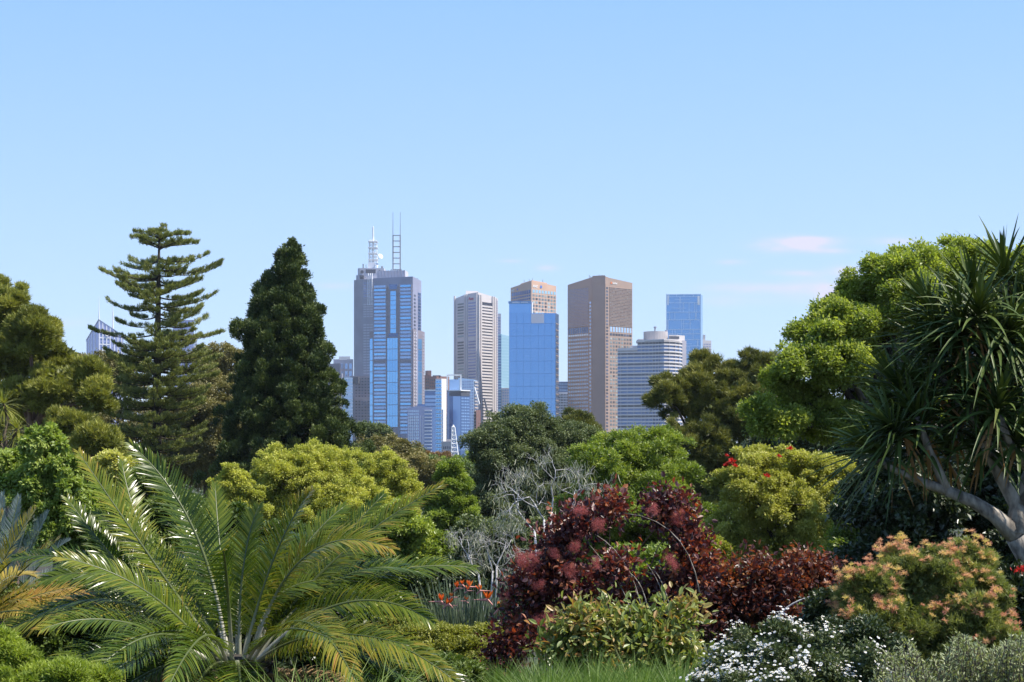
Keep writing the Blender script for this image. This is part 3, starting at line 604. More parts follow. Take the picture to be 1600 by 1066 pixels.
# ================================================================== vegetation builders
def rdir(rng, n): return nrm(rng.normal(size=(n, 3)))
def perp(rng, N_):
    q = rng.normal(size=N_.shape); q -= (q*N_).sum(1)[:, None]*N_; return nrm(q)
def leaves(b, P_, Dr, Nr, L, W, v, kind='dia', fold=.15, mi=0):
    """P base points, Dr pointing dir, Nr face normal; one small leaf each"""
    n = len(P_)
    if n == 0: return
    S = nrm(np.cross(Dr, Nr)); Nn = np.cross(S, Dr)
    L = np.broadcast_to(L, (n,))[:, None]; W = np.broadcast_to(W, (n,))[:, None]; v = np.broadcast_to(v, (n,))
    if kind == 'tri':
        V = np.stack([P_ - S*W/2, P_ + S*W/2, P_ + Dr*L], 1); Fc = np.arange(n*3).reshape(n, 3); k = 3
    elif kind == 'dia':
        V = np.stack([P_, P_ + Dr*L*.45 + S*W/2 + Nn*W*fold, P_ + Dr*L, P_ + Dr*L*.45 - S*W/2 + Nn*W*fold], 1); Fc = np.arange(n*4).reshape(n, 4); k = 4
    elif kind == 'oval':
        V = np.stack([P_, P_ + Dr*L*.3 + S*W*.46 + Nn*W*fold, P_ + Dr*L*.68 + S*W*.42 + Nn*W*fold, P_ + Dr*L - Nn*W*.1,
                      P_ + Dr*L*.68 - S*W*.42 + Nn*W*fold, P_ + Dr*L*.3 - S*W*.46 + Nn*W*fold], 1)
        i = np.arange(n)[:, None]*6; Fc = np.concatenate([i+np.array([[0,1,2,3]]), i+np.array([[0,3,4,5]])]); k = 6
    b.add(V.reshape(-1, 3), Fc, np.repeat(v, k), mi)
def blades(b, P_, Dr, Up, L, W, bend, nseg=4, ch=.0, prof=None, v0=.5, v1=None, mi=0):
    """curved strap leaves: bend is a displacement vector (times L t^2)"""
    n = len(P_); t = np.linspace(0, 1, nseg+1)
    L = np.broadcast_to(L, (n,)); W = np.broadcast_to(W, (n,))
    C = P_[:, None] + Dr[:, None]*(L[:, None]*t)[..., None] + bend[:, None]*(L[:, None]*t**2)[..., None]
    T_ = nrm(Dr[:, None] + 2*bend[:, None]*t[None, :, None]); S = nrm(np.cross(T_, Up[:, None])); Nn = np.cross(S, T_)
    pw = (np.array([np.interp(x, *prof) for x in t]) if prof is not None else np.sin(np.clip(t*.86+.12, 0, 1)*math.pi)**.7)
    hw = (W[:, None]*pw[None])[..., None]/2
    cols = [C - S*hw + Nn*hw*ch, C, C + S*hw + Nn*hw*ch] if ch else [C - S*hw, C + S*hw]
    m = len(cols); V = np.stack(cols, 2).reshape(-1, 3)
    i = (np.arange(n)*(nseg+1)*m)[:, None, None] + (np.arange(nseg)*m)[None, :, None] + np.arange(m-1)[None, None]
    Fc = np.stack([i, i+1, i+m+1, i+m], -1).reshape(-1, 4)
    v0 = np.broadcast_to(v0, (n,)); v1 = v0 if v1 is None else np.broadcast_to(v1, (n,))
    vv = (v0[:, None]*(1-t**1.5) + v1[:, None]*t**1.5); b.add(V, Fc, np.repeat(vv.reshape(-1), m), mi)
def lobes_px(L, D):
    """(px,py,rx,ry[,dd]) in photo pixels at distance D -> world ellipsoids"""
    o = []
    for q in L:
        dd = q[4] if len(q) > 4 else 0; Dd = D+dd; c = P(q[0], q[1], Dd); rx, rz = q[2]/F*Dd, q[3]/F*Dd
        o.append((c, np.array([rx, (rx+rz)/2 if len(q) < 6 else q[5], rz])))
    return o
def puffs(rng, lobes, pr, cover=1.4, low=-.75, back=.5, jit=(.66, 1.08)):
    C, O, Rr = [], [], []
    lobes = [(c, np.maximum(r-pr*.5, r*.45)) for c, r in lobes]
    for li, (c, r) in enumerate(lobes):
        rm = r.mean(); n = int(cover*4*rm*rm/(pr*pr)*1.0)+6
        d = rdir(rng, n); d = d[d[:, 2] > low]; d = d[(d[:, 1] < .35) | (rng.random(len(d)) > back)]
        ph = rng.uniform(0, 6.28, 6); nf = 1 + .13*np.sin(d[:, 0]*4.1+ph[0]+d[:, 2]*3) + .11*np.sin(d[:, 2]*5.3+ph[1]) + .09*np.sin(d[:, 1]*6.1+d[:, 0]*5+ph[2])
        ol = rng.random(len(d)) < .18; p = c + d*r*(nf*np.where(ol, rng.uniform(1.0, 1.28, len(d)), rng.uniform(*jit, len(d))))[:, None]
        keep = np.ones(len(p), bool)
        for lj, (c2, r2) in enumerate(lobes):
            if lj != li: keep &= (((p-c2)/r2)**2).sum(1) > .62
        C.append(p[keep]); O.append(nrm(d/r)[keep]); Rr.append(pr*rng.uniform(.6, 1.35, keep.sum())*np.where(ol[keep], .7, 1))
    return np.concatenate(C), np.concatenate(O), np.concatenate(Rr)
def foliage(b, rng, lobes, pr, n, size, asp=.55, kind='dia', cover=1.4, flat=.7, up=.6, rnd=.55, out=.6, droop=0., clus=6, cs=.16,
            vb=.5, vs=.22, fill=.16, low=-.75, back=.5, jit=(.66, 1.08), tip=.25):
    C, O, Rr = puffs(rng, lobes, pr, cover, low, back, jit)
    w_ = Rr**2; w_ /= w_.sum(); nc = max(1, int(n*(1-fill)/clus))
    k = rng.choice(len(C), nc, p=w_); pv = rng.normal(0, vs*.5, len(C))
    d = nrm(rdir(rng, nc) + O[k]*.45 + np.array([0, 0, .35])); r = rng.random(nc)**.33
    fl = np.array([1, 1, flat]); cp = C[k] + d*(Rr[k]*r)[:, None]*fl; od = nrm(d*.8 + O[k]*out + np.array([0, 0, .25]))
    kk = np.repeat(np.arange(nc), clus); m = len(kk)
    Pn = cp[kk] + rng.normal(size=(m, 3))*(pr*cs); ax = nrm(od[kk]*.9 + rdir(rng, m)*.9 + np.array([0, 0, -droop]))
    Nn = nrm(od[kk]*.5 + np.array([0, 0, up]) + rdir(rng, m)*rnd)
    sz = size*rng.uniform(.65, 1.3, m)
    v = vb + pv[k][kk] + rng.normal(0, vs*.5, m) + tip*(r[kk]-.6) + tip*.5*d[kk][:, 2]  # paler towards clump tops: new growth plus light painted into the leaf colour
    leaves(b, Pn, ax, Nn, sz, sz*asp, np.clip(v, 0, 1), kind)
    if fill > 0:
        m = int(n*fill); vol = np.array([l[1].prod() for l in lobes]); li = rng.choice(len(lobes), m, p=vol/vol.sum())
        c = np.array([l[0] for l in lobes])[li]; rr = np.array([l[1] for l in lobes])[li]
        Pn = c + rdir(rng, m)*rr*(rng.uniform(.2, .8, m))[:, None]; ax = rdir(rng, m)
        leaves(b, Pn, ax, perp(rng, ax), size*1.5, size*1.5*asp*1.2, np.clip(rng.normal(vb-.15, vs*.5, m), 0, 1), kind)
    return C, O, Rr
def needles(b, rng, lobes, pr, n, L, W, cover=1.4, flat=.75, up=.7, clus=14, fill=.08, vb=.5, vs=.25, low=-.75, back=.5, spread=.8, jit=(.66, 1.08)):
    C, O, Rr = puffs(rng, lobes, pr, cover, low, back, jit)
    w_ = Rr**2; w_ /= w_.sum(); nc = int(n/clus); k = rng.choice(len(C), nc, p=w_); pv = rng.normal(0, vs*.5, len(C))
    d = nrm(rdir(rng, nc) + O[k]*.35 + np.array([0, 0, .35])); r = rng.random(nc)**.38; cp = C[k] + d*(Rr[k]*r)[:, None]*np.array([1, 1, flat])
    od = nrm(d*.7 + O[k]*.5 + np.array([0, 0, up])); kk = np.repeat(np.arange(nc), clus); m = len(kk)
    ax = nrm(od[kk] + rdir(rng, m)*spread); v = vb + pv[k][kk] + rng.normal(0, vs*.4, m) + .3*(r[kk]-.6) + .12*d[kk][:, 2]  # needle colour also lightened on clump tops, as new growth and painted light
    leaves(b, cp[kk] + rng.normal(size=(m, 3))*L*.25, ax, perp(rng, ax), L*rng.uniform(.6, 1.2, m), W, np.clip(v, 0, 1), 'tri')
    if fill > 0:
        m = int(n*fill); vol = np.array([l[1].prod() for l in lobes]); li = rng.choice(len(lobes), m, p=vol/vol.sum())
        c = np.array([l[0] for l in lobes])[li]; rr = np.array([l[1] for l in lobes])[li]
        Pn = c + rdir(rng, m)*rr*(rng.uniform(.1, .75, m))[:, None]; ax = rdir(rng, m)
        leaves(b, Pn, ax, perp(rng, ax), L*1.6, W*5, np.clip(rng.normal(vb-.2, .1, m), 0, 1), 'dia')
    return C, O, Rr
def curve(p0, p1, bow, n=6, rng=None, wob=0.):
    t = np.linspace(0, 1, n)[:, None]; p0 = np.asarray(p0, float); p1 = np.asarray(p1, float)
    q = p0*(1-t) + p1*t + np.asarray(bow, float)*(4*t*(1-t))
    if rng is not None and wob: q[1:-1] += rng.normal(0, wob, (n-2, 3))
    return q
def limbs(b, rng, base, lobes, C, r0, nt=26, fork=None, mi=0):
    cen = np.mean([l[0] for l in lobes], 0); lowz = min(l[0][2]-l[1][2] for l in lobes)
    fk = np.array([cen[0]*.8+base[0]*.2, cen[1], lowz + .25*(cen[2]-lowz)]) if fork is None else np.asarray(fork, float)
    b.tube(curve(base, fk, rng.normal(0, .12, 3)*[1, 1, 0], 6, rng, r0*.2), np.linspace(r0*1.25, r0*.7, 6), 8, mi=mi)
    hubs = []
    for c, r in lobes:
        e = c - np.array([0, 0, r[2]*.15]); dist = np.linalg.norm(e-fk)
        pts = curve(fk, e, [0, 0, dist*.08], 6, rng, dist*.03); rr = r0*.62*min(1, (r.mean()/1.5)**.3)
        b.tube(pts, np.linspace(rr, rr*.3, 6), 6, mi=mi); hubs.append((e, rr))
    H = np.array([h[0] for h in hubs])
    if len(C):
        for i in rng.choice(len(C), min(nt, len(C)), replace=False):
            j = np.argmin(((H-C[i])**2).sum(1)); d = np.linalg.norm(C[i]-H[j])
            b.tube(curve(H[j], C[i], [0, 0, d*.1], 5, rng, d*.04), np.linspace(hubs[j][1]*.4, hubs[j][1]*.08+.004, 5), 5, mi=mi)
def tree(name, label, cat, px, D, L, mat, n, size, pr, seed, trunk=.18, bark=None, group=None, nt=26, style='leaf', base=None, crownname='crown', **k):
    rng = np.random.default_rng(seed); lobes = lobes_px(L, D); bp = np.array([(px-800)/F*D, D, gz(D)]) if base is None else np.asarray(base, float)
    root = empty(name, bp, label, cat, group); b = MB()
    C, O, Rr = (foliage if style == 'leaf' else needles)(b, rng, lobes, pr, n, size, **k)
    b.build(crownname, mat, root)
    t = MB(); limbs(t, rng, bp - np.array([0, 0, .3]), lobes, C, trunk, nt); t.build('trunk' if trunk > .07 else 'stems', bark or BARK, root, True)
    return root, C, O, Rr

L_gold = leafmat('leaf_golden', [(.12,.14,.026),(.27,.30,.055),(.47,.48,.12)], .5, .35)
L_bright = leafmat('leaf_bright_green', [(.05,.085,.014),(.13,.19,.030),(.28,.34,.07)], .42, .38, .45)
L_lime = leafmat('leaf_lime', [(.055,.095,.014),(.13,.19,.026),(.26,.33,.06)], .5, .42)
L_maple = leafmat('leaf_fresh_green', [(.055,.09,.018),(.145,.20,.036),(.33,.385,.09)], .42, .45, .4)
L_oak = leafmat('leaf_grey_green', [(.038,.056,.024),(.075,.105,.046),(.15,.185,.085)], .55, .22)
L_fig = leafmat('leaf_olive_brown', [(.06,.052,.02),(.12,.118,.038),(.26,.23,.10)], .5, .22, .4)
L_pine = leafmat('needle_olive', [(.06,.075,.018),(.15,.17,.034),(.29,.30,.065)], .5, .25)
L_pine2 = leafmat('needle_dark_green', [(.03,.042,.014),(.075,.092,.024),(.20,.205,.05)], .5, .2)
L_arau = leafmat('needle_araucaria', [(.05,.07,.022),(.125,.155,.042),(.26,.28,.085)], .5, .18)
L_cyp = leafmat('scale_leaf_dark', [(.012,.026,.008),(.036,.060,.016),(.11,.145,.040)], .55, .12)
L_coral = leafmat('leaf_yellow_olive', [(.11,.13,.03),(.25,.275,.06),(.42,.43,.14)], .5, .35)
L_dark = leafmat('leaf_dark_evergreen', [(.010,.018,.008),(.022,.036,.014),(.05,.075,.026)], .4, .15, .5)
L_shrub = leafmat('leaf_mid_green', [(.03,.055,.014),(.065,.105,.024),(.13,.18,.045)], .45, .3)
L_rust = leafmat('leaf_rusty', [(.07,.05,.02),(.15,.09,.035),(.25,.15,.07)], .5, .3)

# ---------------- far trees in front of the city
def far(label, px, D, L, mat, seed, n=14000, pr=.9, size=.34, **k):
    return tree('broadleaf_tree', label, 'tree', px, D, L, mat, n, size, pr, seed, .3, nt=10, **k)
far('small round dark green tree just right of the dark conifer, below the spired tower', 588, 240, [(586,688,30,32),(600,700,24,22),(570,705,26,22)], L_oak, 11)
far('far green tree under the white lattice mast, on its right side', 738, 330, [(735,722,32,15),(715,728,26,14),(752,735,24,20)], L_lime, 12)
far('rusty red far tree just left of the white lattice mast', 690, 380, [(690,720,20,15),(668,716,16,12),(702,722,12,10)], L_rust, 13, 9000, 1.0)
far('small dark green far tree below the pale glass apartment block', 650, 350, [(650,712,18,14),(638,722,18,14)], L_oak, 14, 8000, 1.0)
far('far leafy tree band between the olive tree and the lime green tree', 690, 230, [(672,738,34,20),(705,738,32,18),(738,745,30,18)], L_shrub, 15)
far('pale grey green tree right behind the lattice mast, against the grey green oak', 745, 200, [(742,768,26,26),(730,790,30,30)], L_oak, 16, 12000)
tree('fig_tree', 'olive brown fig tree between dark conifer and lime green tree, behind golden trees', 'tree', 630, 150,
     [(585,712,38,34,-4),(620,722,46,38),(655,742,38,32,-5),(575,745,40,40),(630,765,55,45)], L_fig, 110000, .18, .65, 21, .4)
def far_wood():
    rng = np.random.default_rng(91); b = MB(); L = []
    for i in range(70):
        x = -215 + i*6.2 + rng.normal(0, 2); D = rng.uniform(255, 330); h = rng.uniform(7, 11.2); L.append((np.array([x, D, gz(D) + h*.5]), np.array([rng.uniform(4, 7), 5, h*.5])))
    foliage(b, rng, L, 1.1, 90000, .5, cover=1.2, fill=.1); tag(b.build('far_wood', L_oak), 'distant belt of low trees across the valley at the foot of the city', 'wood', kind='stuff')
far_wood()
# ---------------- behind the tiered pine
tree('fig_tree', 'wide brown leaved fig tree right behind the tiered pine, beside the dark conifer', 'tree', 330, 150,
     [(345,575,38,42,6),(320,640,60,60),(270,660,50,50,5),(345,690,50,60,-3),(290,720,70,60),(365,625,25,45)], L_fig, 150000, .18, .7, 22, .5, nt=60, cover=1.15)
tree('fig_tree', 'dark olive fig tree low between the left pine and the tiered pine', 'tree', 150, 140,
     [(150,584,35,30,8),(190,590,40,38),(120,640,60,50),(190,690,60,60),(110,720,80,50),(50,690,60,50)], L_fig, 120000, .18, .7, 23, .45, nt=40, vb=.3)
# ---------------- left pine
tree('pine_tree', 'large olive green pine with fluffy needle clumps at the left edge', 'tree', 5, 88,
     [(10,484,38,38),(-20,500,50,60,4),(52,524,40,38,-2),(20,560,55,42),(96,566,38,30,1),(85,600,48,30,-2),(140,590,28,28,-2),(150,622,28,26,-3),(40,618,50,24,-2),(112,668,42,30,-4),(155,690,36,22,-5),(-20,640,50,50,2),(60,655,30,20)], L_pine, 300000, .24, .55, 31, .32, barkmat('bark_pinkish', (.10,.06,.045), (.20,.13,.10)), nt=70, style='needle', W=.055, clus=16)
# ---------------- dark conifer
def conifer():
    rng = np.random.default_rng(41); D = 100; bx = (450-800)/F*D; root = empty('cypress_tree', (bx, D, gz(D)), 'tall dark green cone shaped conifer left of the city towers', 'tree')
    ys = [378,392,410,440,470,500,540,580,620,660,700,745,790]; xl = [453,444,433,420,406,388,382,382,372,362,356,350,350]; xr = [456,464,469,475,484,494,502,513,529,541,553,560,556]
    C, O, Rr = [], [], []
    for _ in range(1150):
        y = 380 + 400*rng.random()**.8; l, r = np.interp(y, ys, xl), np.interp(y, ys, xr); c = (l+r)/2; hw = (r-l)/2/F*D
        th = rng.uniform(0, 2*math.pi)
        if math.sin(th) > .4 and rng.random() < .6: continue
        rad = hw*(rng.uniform(.62, .98) if rng.random() > .18 else rng.uniform(.95, 1.24))*(1+.10*math.sin(y*.17+th*2)+.08*math.sin(y*.31+th)); C.append([(c-800)/F*D + rad*math.cos(th), D + rad*math.sin(th), (HY-y)/F*D])
        O.append([math.cos(th), math.sin(th), .5]); Rr.append(rng.uniform(.18, .42)*(.55+.45*min(1, (y-370)/120)))
    C, O, Rr = np.array(C), nrm(np.array(O)), np.array(Rr); b = MB()
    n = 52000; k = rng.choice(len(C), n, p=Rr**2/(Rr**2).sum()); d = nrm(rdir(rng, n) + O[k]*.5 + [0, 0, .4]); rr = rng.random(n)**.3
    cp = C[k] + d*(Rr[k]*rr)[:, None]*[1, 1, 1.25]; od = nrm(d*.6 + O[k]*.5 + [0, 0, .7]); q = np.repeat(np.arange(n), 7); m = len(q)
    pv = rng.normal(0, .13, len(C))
    leaves(b, cp[q] + rng.normal(0, .07, (m, 3)), nrm(od[q] + rdir(rng, m)*.7), rdir(rng, m), rng.uniform(.09, .22, m), .065, np.clip(.47 + 1.3*pv[k][q] + rng.normal(0, .17, m) + .3*(rr[q]-.6) + .12*d[q][:, 2], 0, 1))  # spray tops coloured paler, part new growth, part painted light
    m = 9000; y = rng.uniform(400, 780, m); l, r = np.interp(y, ys, xl), np.interp(y, ys, xr); hw = (r-l)/2/F*D*.6*rng.random(m)**.5; th = rng.uniform(0, 6.28, m)
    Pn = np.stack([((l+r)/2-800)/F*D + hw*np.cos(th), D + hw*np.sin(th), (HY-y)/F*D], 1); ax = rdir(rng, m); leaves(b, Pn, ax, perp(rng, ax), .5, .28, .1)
    b.build('crown', L_cyp, root)
    t = MB(); t.tube([(bx, D, gz(D)-.3), (bx+.05, D, -1), (bx, D, 5), ((455-800)/F*D, D, 11.8)], [.5,.36,.2,.03], 8)
    for i in rng.choice(len(C), 120, replace=False): t.tube([(bx, D, C[i][2]-.3), C[i]], [.05,.015], 4)
    t.build('trunk', BARKG, root, True)
    o = []
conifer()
# ---------------- tiered araucaria
def araucaria():
    rng = np.random.default_rng(51); D = 118; tx = lambda y: (np.interp(y, [360,740], [249,243])-800)/F*D
    root = empty('norfolk_pine', (tx(740), D, gz(D)), 'tall tiered pine with horizontal branch whorls and upturned tips, left of the dark conifer', 'tree')
    zz = lambda y: (HY-y)/F*D
    ys = [362,372,385,405,430,455,480,510,540,570,610,660,720]; hw = [6,28,60,76,88,74,84,96,90,94,88,76,62]
    b, t = MB(), MB(); t.tube([(tx(y), D, zz(y)) for y in (760,700,600,500,420,358)], [.42,.38,.30,.2,.12,.03], 8)
    t.tube([(tx(760), D, gz(D)-.3), (tx(760), D, zz(755))], [.5,.42], 8)
    y = 366.0; k = 0; Pc, Ox, Pv = [], [], []
    while y < 735:
        nb = (10 if y > 545 else 7) if y > 400 else 6; a0 = rng.uniform(0, 6.28); step = 11 + (y-360)*.035 + (3 if y < 420 else 0)
        for i in range(nb + 2):
            a_ = a0 + i*2*math.pi/(nb+2) + rng.normal(0, .16)
            if y < 520 and rng.random() < .30: continue
            if 470 < y < 545 and math.cos(a_) < -.3 and rng.random() < .55: continue
            Lm = np.interp(y, ys, hw)/F*D*rng.uniform(.58, 1.16)
            if rng.random() < .06: Lm *= 1.2
            dr = np.array([math.cos(a_), math.sin(a_), 0]); sd_ = np.array([-math.sin(a_), math.cos(a_), 0])
            z0 = zz(y + rng.uniform(-5, 5)); drp = Lm*(.07 if y > 400 else -.08)*rng.uniform(.5, 1.3); tipup = Lm*rng.uniform(.06, .2)
            s = np.linspace(0, 1, 9)[:, None]; pts = np.array([tx(y), D, z0+.25]) + dr*Lm*s + np.array([0,0,1])*(-drp*4*s*(1-s) + tipup*s**2.5)
            t.tube(pts, np.linspace(.06, .012, 9), 5)
            m = int(Lm/.085); sj = np.clip(rng.uniform(.10, 1.0, m)**.8, 0, 1)
            base = np.stack([np.interp(sj, s[:, 0], pts[:, q]) for q in range(3)], 1)
            side = rng.choice([-1, 1], m); w_ = .62*np.sin(np.clip(sj*1.05, 0, 1)*math.pi*.62+.5)**1 * rng.uniform(.25, 1, m)*min(1, Lm/2.5)
            w_ *= np.where(sj > .9, .45, 1)*(.9 if y < 500 else 1); e = base + sd_*(side*w_)[:, None] + dr*(w_*.5)[:, None] + np.array([0,0,1])*(w_*.18+rng.uniform(-.03, .1, m))[:, None]
            for f_ in (.35, .7, 1.0):
                Pc.append(base + (e-base)*f_); Ox.append(nrm((e-base)*.5 + dr*.35 + np.array([0, 0, .75]))); Pv.append(np.full(m, rng.normal(0, .1)))
        y += step; k += 1
    Pc, Ox, Pv = np.concatenate(Pc), np.concatenate(Ox), np.concatenate(Pv); q = np.repeat(np.arange(len(Pc)), 13); m = len(q)
    ax = nrm(Ox[q] + rdir(rng, m)*.65); u_ = rng.random(m)
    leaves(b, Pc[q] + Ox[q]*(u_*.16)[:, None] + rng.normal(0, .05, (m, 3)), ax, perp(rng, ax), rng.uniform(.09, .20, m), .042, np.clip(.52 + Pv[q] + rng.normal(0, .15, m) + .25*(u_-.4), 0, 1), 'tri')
    b.build('crown', L_arau, root); t.build('trunk', BARKD, root, True)
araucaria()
# ---------------- middle distance
tree('golden_tree', 'broad golden yellow tree in the middle of the golden group, under the dark conifer', 'tree', 480, 66,
     [(470,735,60,36),(425,745,34,30,-1),(520,735,40,36,1),(450,790,70,45),(510,800,55,45,-1),(490,715,25,18,1),(560,790,45,40),(540,840,60,40)], L_gold, 200000, .078, .22, 61, .16, nt=40, cs=.23, clus=5, rnd=.7)
tree('golden_tree', 'smaller golden tree at the right end of the golden group, by the lime green tree', 'tree', 600, 70,
     [(600,745,42,36),(575,730,28,24,1),(630,765,26,28),(600,790,50,40)], L_gold, 110000, .078, .22, 62, .14, nt=24, cs=.23, clus=5, rnd=.7)
tree('golden_tree', 'small round golden tree at the left end of the golden group', 'tree', 368, 62,
     [(366,758,28,28),(350,785,26,28),(385,790,30,34)], L_gold, 56000, .08, .2, 63, .11, nt=16)
tree('swamp_cypress', 'bright lime green feathery conifer in front of the city, right of the golden trees', 'tree', 700, 90,
     [(700,738,18,20),(702,765,32,30),(690,800,38,35),(722,800,26,34),(700,840,48,36),(668,830,30,30),(735,835,24,26),(700,880,55,40)], L_lime, 130000, .11, .38, 64, .2, nt=30, flat=.45, low=-.5)
tree('oak_tree', 'large grey green evergreen oak in front of the bright blue glass tower', 'tree', 815, 105,
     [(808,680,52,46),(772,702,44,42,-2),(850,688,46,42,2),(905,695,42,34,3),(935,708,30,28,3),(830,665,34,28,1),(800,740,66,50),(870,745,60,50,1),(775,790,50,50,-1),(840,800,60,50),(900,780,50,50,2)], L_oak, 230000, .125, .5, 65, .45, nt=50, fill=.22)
tree('pine_tree', 'low dark pine crown peeping over the right side of the grey green oak', 'tree', 900, 125,
     [(898,662,28,20),(915,672,20,16),(872,668,14,12),(905,690,40,25)], L_pine2, 36000, .26, .5, 66, .25, nt=16, style='needle', W=.055)
tree('bay_tree', 'rounded bright green tree in front of the curved hotel, behind the purple bush', 'tree', 1010, 56,
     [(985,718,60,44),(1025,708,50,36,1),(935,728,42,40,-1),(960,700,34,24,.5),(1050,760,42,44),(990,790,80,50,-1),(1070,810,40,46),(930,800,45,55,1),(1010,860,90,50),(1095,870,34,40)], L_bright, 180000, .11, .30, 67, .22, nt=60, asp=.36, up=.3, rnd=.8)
tree('shrub', 'yellow green shrub between the bright green tree and the coral tree', 'shrub', 1105, 42,
     [(1105,870,34,34),(1075,895,36,30),(1130,890,24,26)], L_gold, 22000, .09, .24, 68, .05, nt=12, vb=.25)
tree('casuarina_tree', 'open crowned dark pine with gaps of sky, right of the curved hotel', 'tree', 1130, 92,
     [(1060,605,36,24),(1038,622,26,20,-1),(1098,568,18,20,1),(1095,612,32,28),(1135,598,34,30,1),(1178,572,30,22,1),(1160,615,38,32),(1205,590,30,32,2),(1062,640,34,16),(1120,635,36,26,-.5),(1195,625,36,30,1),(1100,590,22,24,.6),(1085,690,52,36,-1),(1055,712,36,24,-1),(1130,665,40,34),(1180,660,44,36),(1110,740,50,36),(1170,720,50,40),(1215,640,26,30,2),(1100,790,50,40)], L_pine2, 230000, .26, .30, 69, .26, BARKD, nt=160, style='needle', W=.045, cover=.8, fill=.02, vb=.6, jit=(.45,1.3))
root, C, O, Rr = tree('coral_tree', 'rounded yellow olive tree dotted with red flowers, left of the dark shade', 'tree', 1215, 45,
     [(1190,732,50,32),(1250,735,50,34,1),(1300,745,34,34,1.5),(1160,765,44,40,-1),(1215,790,80,50),(1280,790,36,50,1),(1150,830,40,50),(1230,860,80,50),(1290,870,36,50,1)], L_coral, 160000, .07, .22, 70, .16, BARKD, nt=140, cover=1.0, fill=.08)
fl = MB(); rng = np.random.default_rng(7); q = P(0, 0, 45)*0; m = 40
ax = nrm(rdir(rng, m)+[0, 0, .6]); leaves(fl, rng.normal(0, .02, (m, 3)), ax, perp(rng, ax), .1, .03, .5)
fo = None; M_coral = leafmat('petal_red', [(.55,.02,.015),(.6,.03,.02)], .5, .3, tcol=(1,.6,.5))
for px, py, s_ in ((1144,722,1.3),(1148,728,.8),(1134,727,.8),(1234,701,.9),(1198,744,.9),(1218,713,.7),(1136,712,.6)):
    pt_ = P(px, py, 43.6)
    if fo is None: fo = fl.build('flower', M_coral, root, at=pt_-origin(root), local=True); fo.scale = (s_,)*3
    else: place(fo.data, 'flower', root, pt_, (0, 0, px), s_)
# big spreading tree at right
tree('maple_tree', 'large fresh green spreading tree with sunlit top at right, behind the spiky aloe', 'tree', 1500, 38,
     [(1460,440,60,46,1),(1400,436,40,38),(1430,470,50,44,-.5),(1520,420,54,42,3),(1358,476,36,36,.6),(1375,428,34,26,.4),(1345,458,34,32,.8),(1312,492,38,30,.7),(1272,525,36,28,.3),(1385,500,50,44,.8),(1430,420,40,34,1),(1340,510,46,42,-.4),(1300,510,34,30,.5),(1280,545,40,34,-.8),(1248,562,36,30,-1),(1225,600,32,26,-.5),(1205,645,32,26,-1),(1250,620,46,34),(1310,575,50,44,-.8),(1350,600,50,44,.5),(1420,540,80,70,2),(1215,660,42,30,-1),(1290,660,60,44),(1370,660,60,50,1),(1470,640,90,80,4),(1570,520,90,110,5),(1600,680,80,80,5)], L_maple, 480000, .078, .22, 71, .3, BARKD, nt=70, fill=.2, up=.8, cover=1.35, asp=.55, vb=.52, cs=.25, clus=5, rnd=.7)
# shade trees behind the aloe
tree('evergreen_tree', 'dark shaded evergreen mass behind the aloe branches at the right edge', 'tree', 1530, 30,
     [(1440,770,90,90),(1560,760,100,110,1),(1400,870,70,60),(1500,900,110,60),(1620,880,80,80),(1370,790,50,70,1)], L_dark, 90000, .11, .34, 72, .3, BARKD, nt=30, fill=.3)
tree('shrub', 'green shaded bush below the spreading tree, right of the coral tree', 'shrub', 1350, 36,
     [(1350,800,50,46),(1330,860,46,46),(1390,850,60,50),(1310,900,50,40)], L_maple, 50000, .08, .28, 73, .08, nt=20, vb=.3)
# left midground
tree('broadleaf_tree', 'fresh green leafy young tree at left, above the blue grey palm', 'tree', 90, 28,
     [(70,690,32,24),(60,720,40,34),(95,730,34,30),(50,770,50,40),(110,780,50,44),(80,830,70,46),(150,820,50,50),(150,870,60,40),(20,740,30,40,1)], leafmat('leaf_apple_green', [(.055,.09,.02),(.135,.205,.04),(.28,.35,.10)], .45, .38), 64000, .075, .14, 74, .08, nt=60, asp=.5, droop=.5, cover=.8, fill=.06, vb=.6)
tree('shrub', 'leafy green shrub behind the left fronds of the big cycad', 'shrub', 200, 34, [(200,790,50,40),(255,800,50,40),(180,850,60,50),(270,860,60,50),(230,750,30,24)], L_shrub, 45000, .085, .26, 75, .05, nt=14, vb=.55)
tree('shrub', 'pale flowering shrub tip between the two tallest cycad fronds', 'shrub', 170, 48, [(172,722,16,12),(190,735,22,16),(205,755,30,22)], L_coral, 12000, .10, .24, 76, .05, nt=8, vb=.8)
tree('shrub', 'dark leafy hedge shrub behind the cycad, below the golden trees', 'shrub', 420, 42, [(360,850,70,45),(450,860,70,45),(540,880,60,40),(300,840,50,60)], L_shrub, 50000, .11, .3, 77, .06, nt=10, vb=.3)
tree('shrub', 'yellow green leafy shrub below the smaller golden tree', 'shrub', 620, 50, [(620,830,48,44),(590,870,50,40),(655,870,40,44)], L_bright, 45000, .11, .3, 78, .07, nt=14, vb=.55)
tree('shrub', 'dark shrub behind the bird of paradise clump', 'shrub', 655, 30, [(650,905,44,28),(690,900,34,26),(610,920,40,30),(640,940,60,30)], L_dark, 36000, .075, .22, 79, .05, nt=12, vb=.7)
tree('evergreen_tree', 'dark evergreen behind the coral tree, filling the gap under the spreading tree', 'tree', 1290, 75, [(1290,700,60,40),(1340,700,60,60),(1230,700,50,40),(1340,740,70,50),(1240,760,60,50),(1390,720,60,50),(1300,800,90,60)], L_dark, 60000, .17, .5, 81, .3, nt=14, vb=.7)
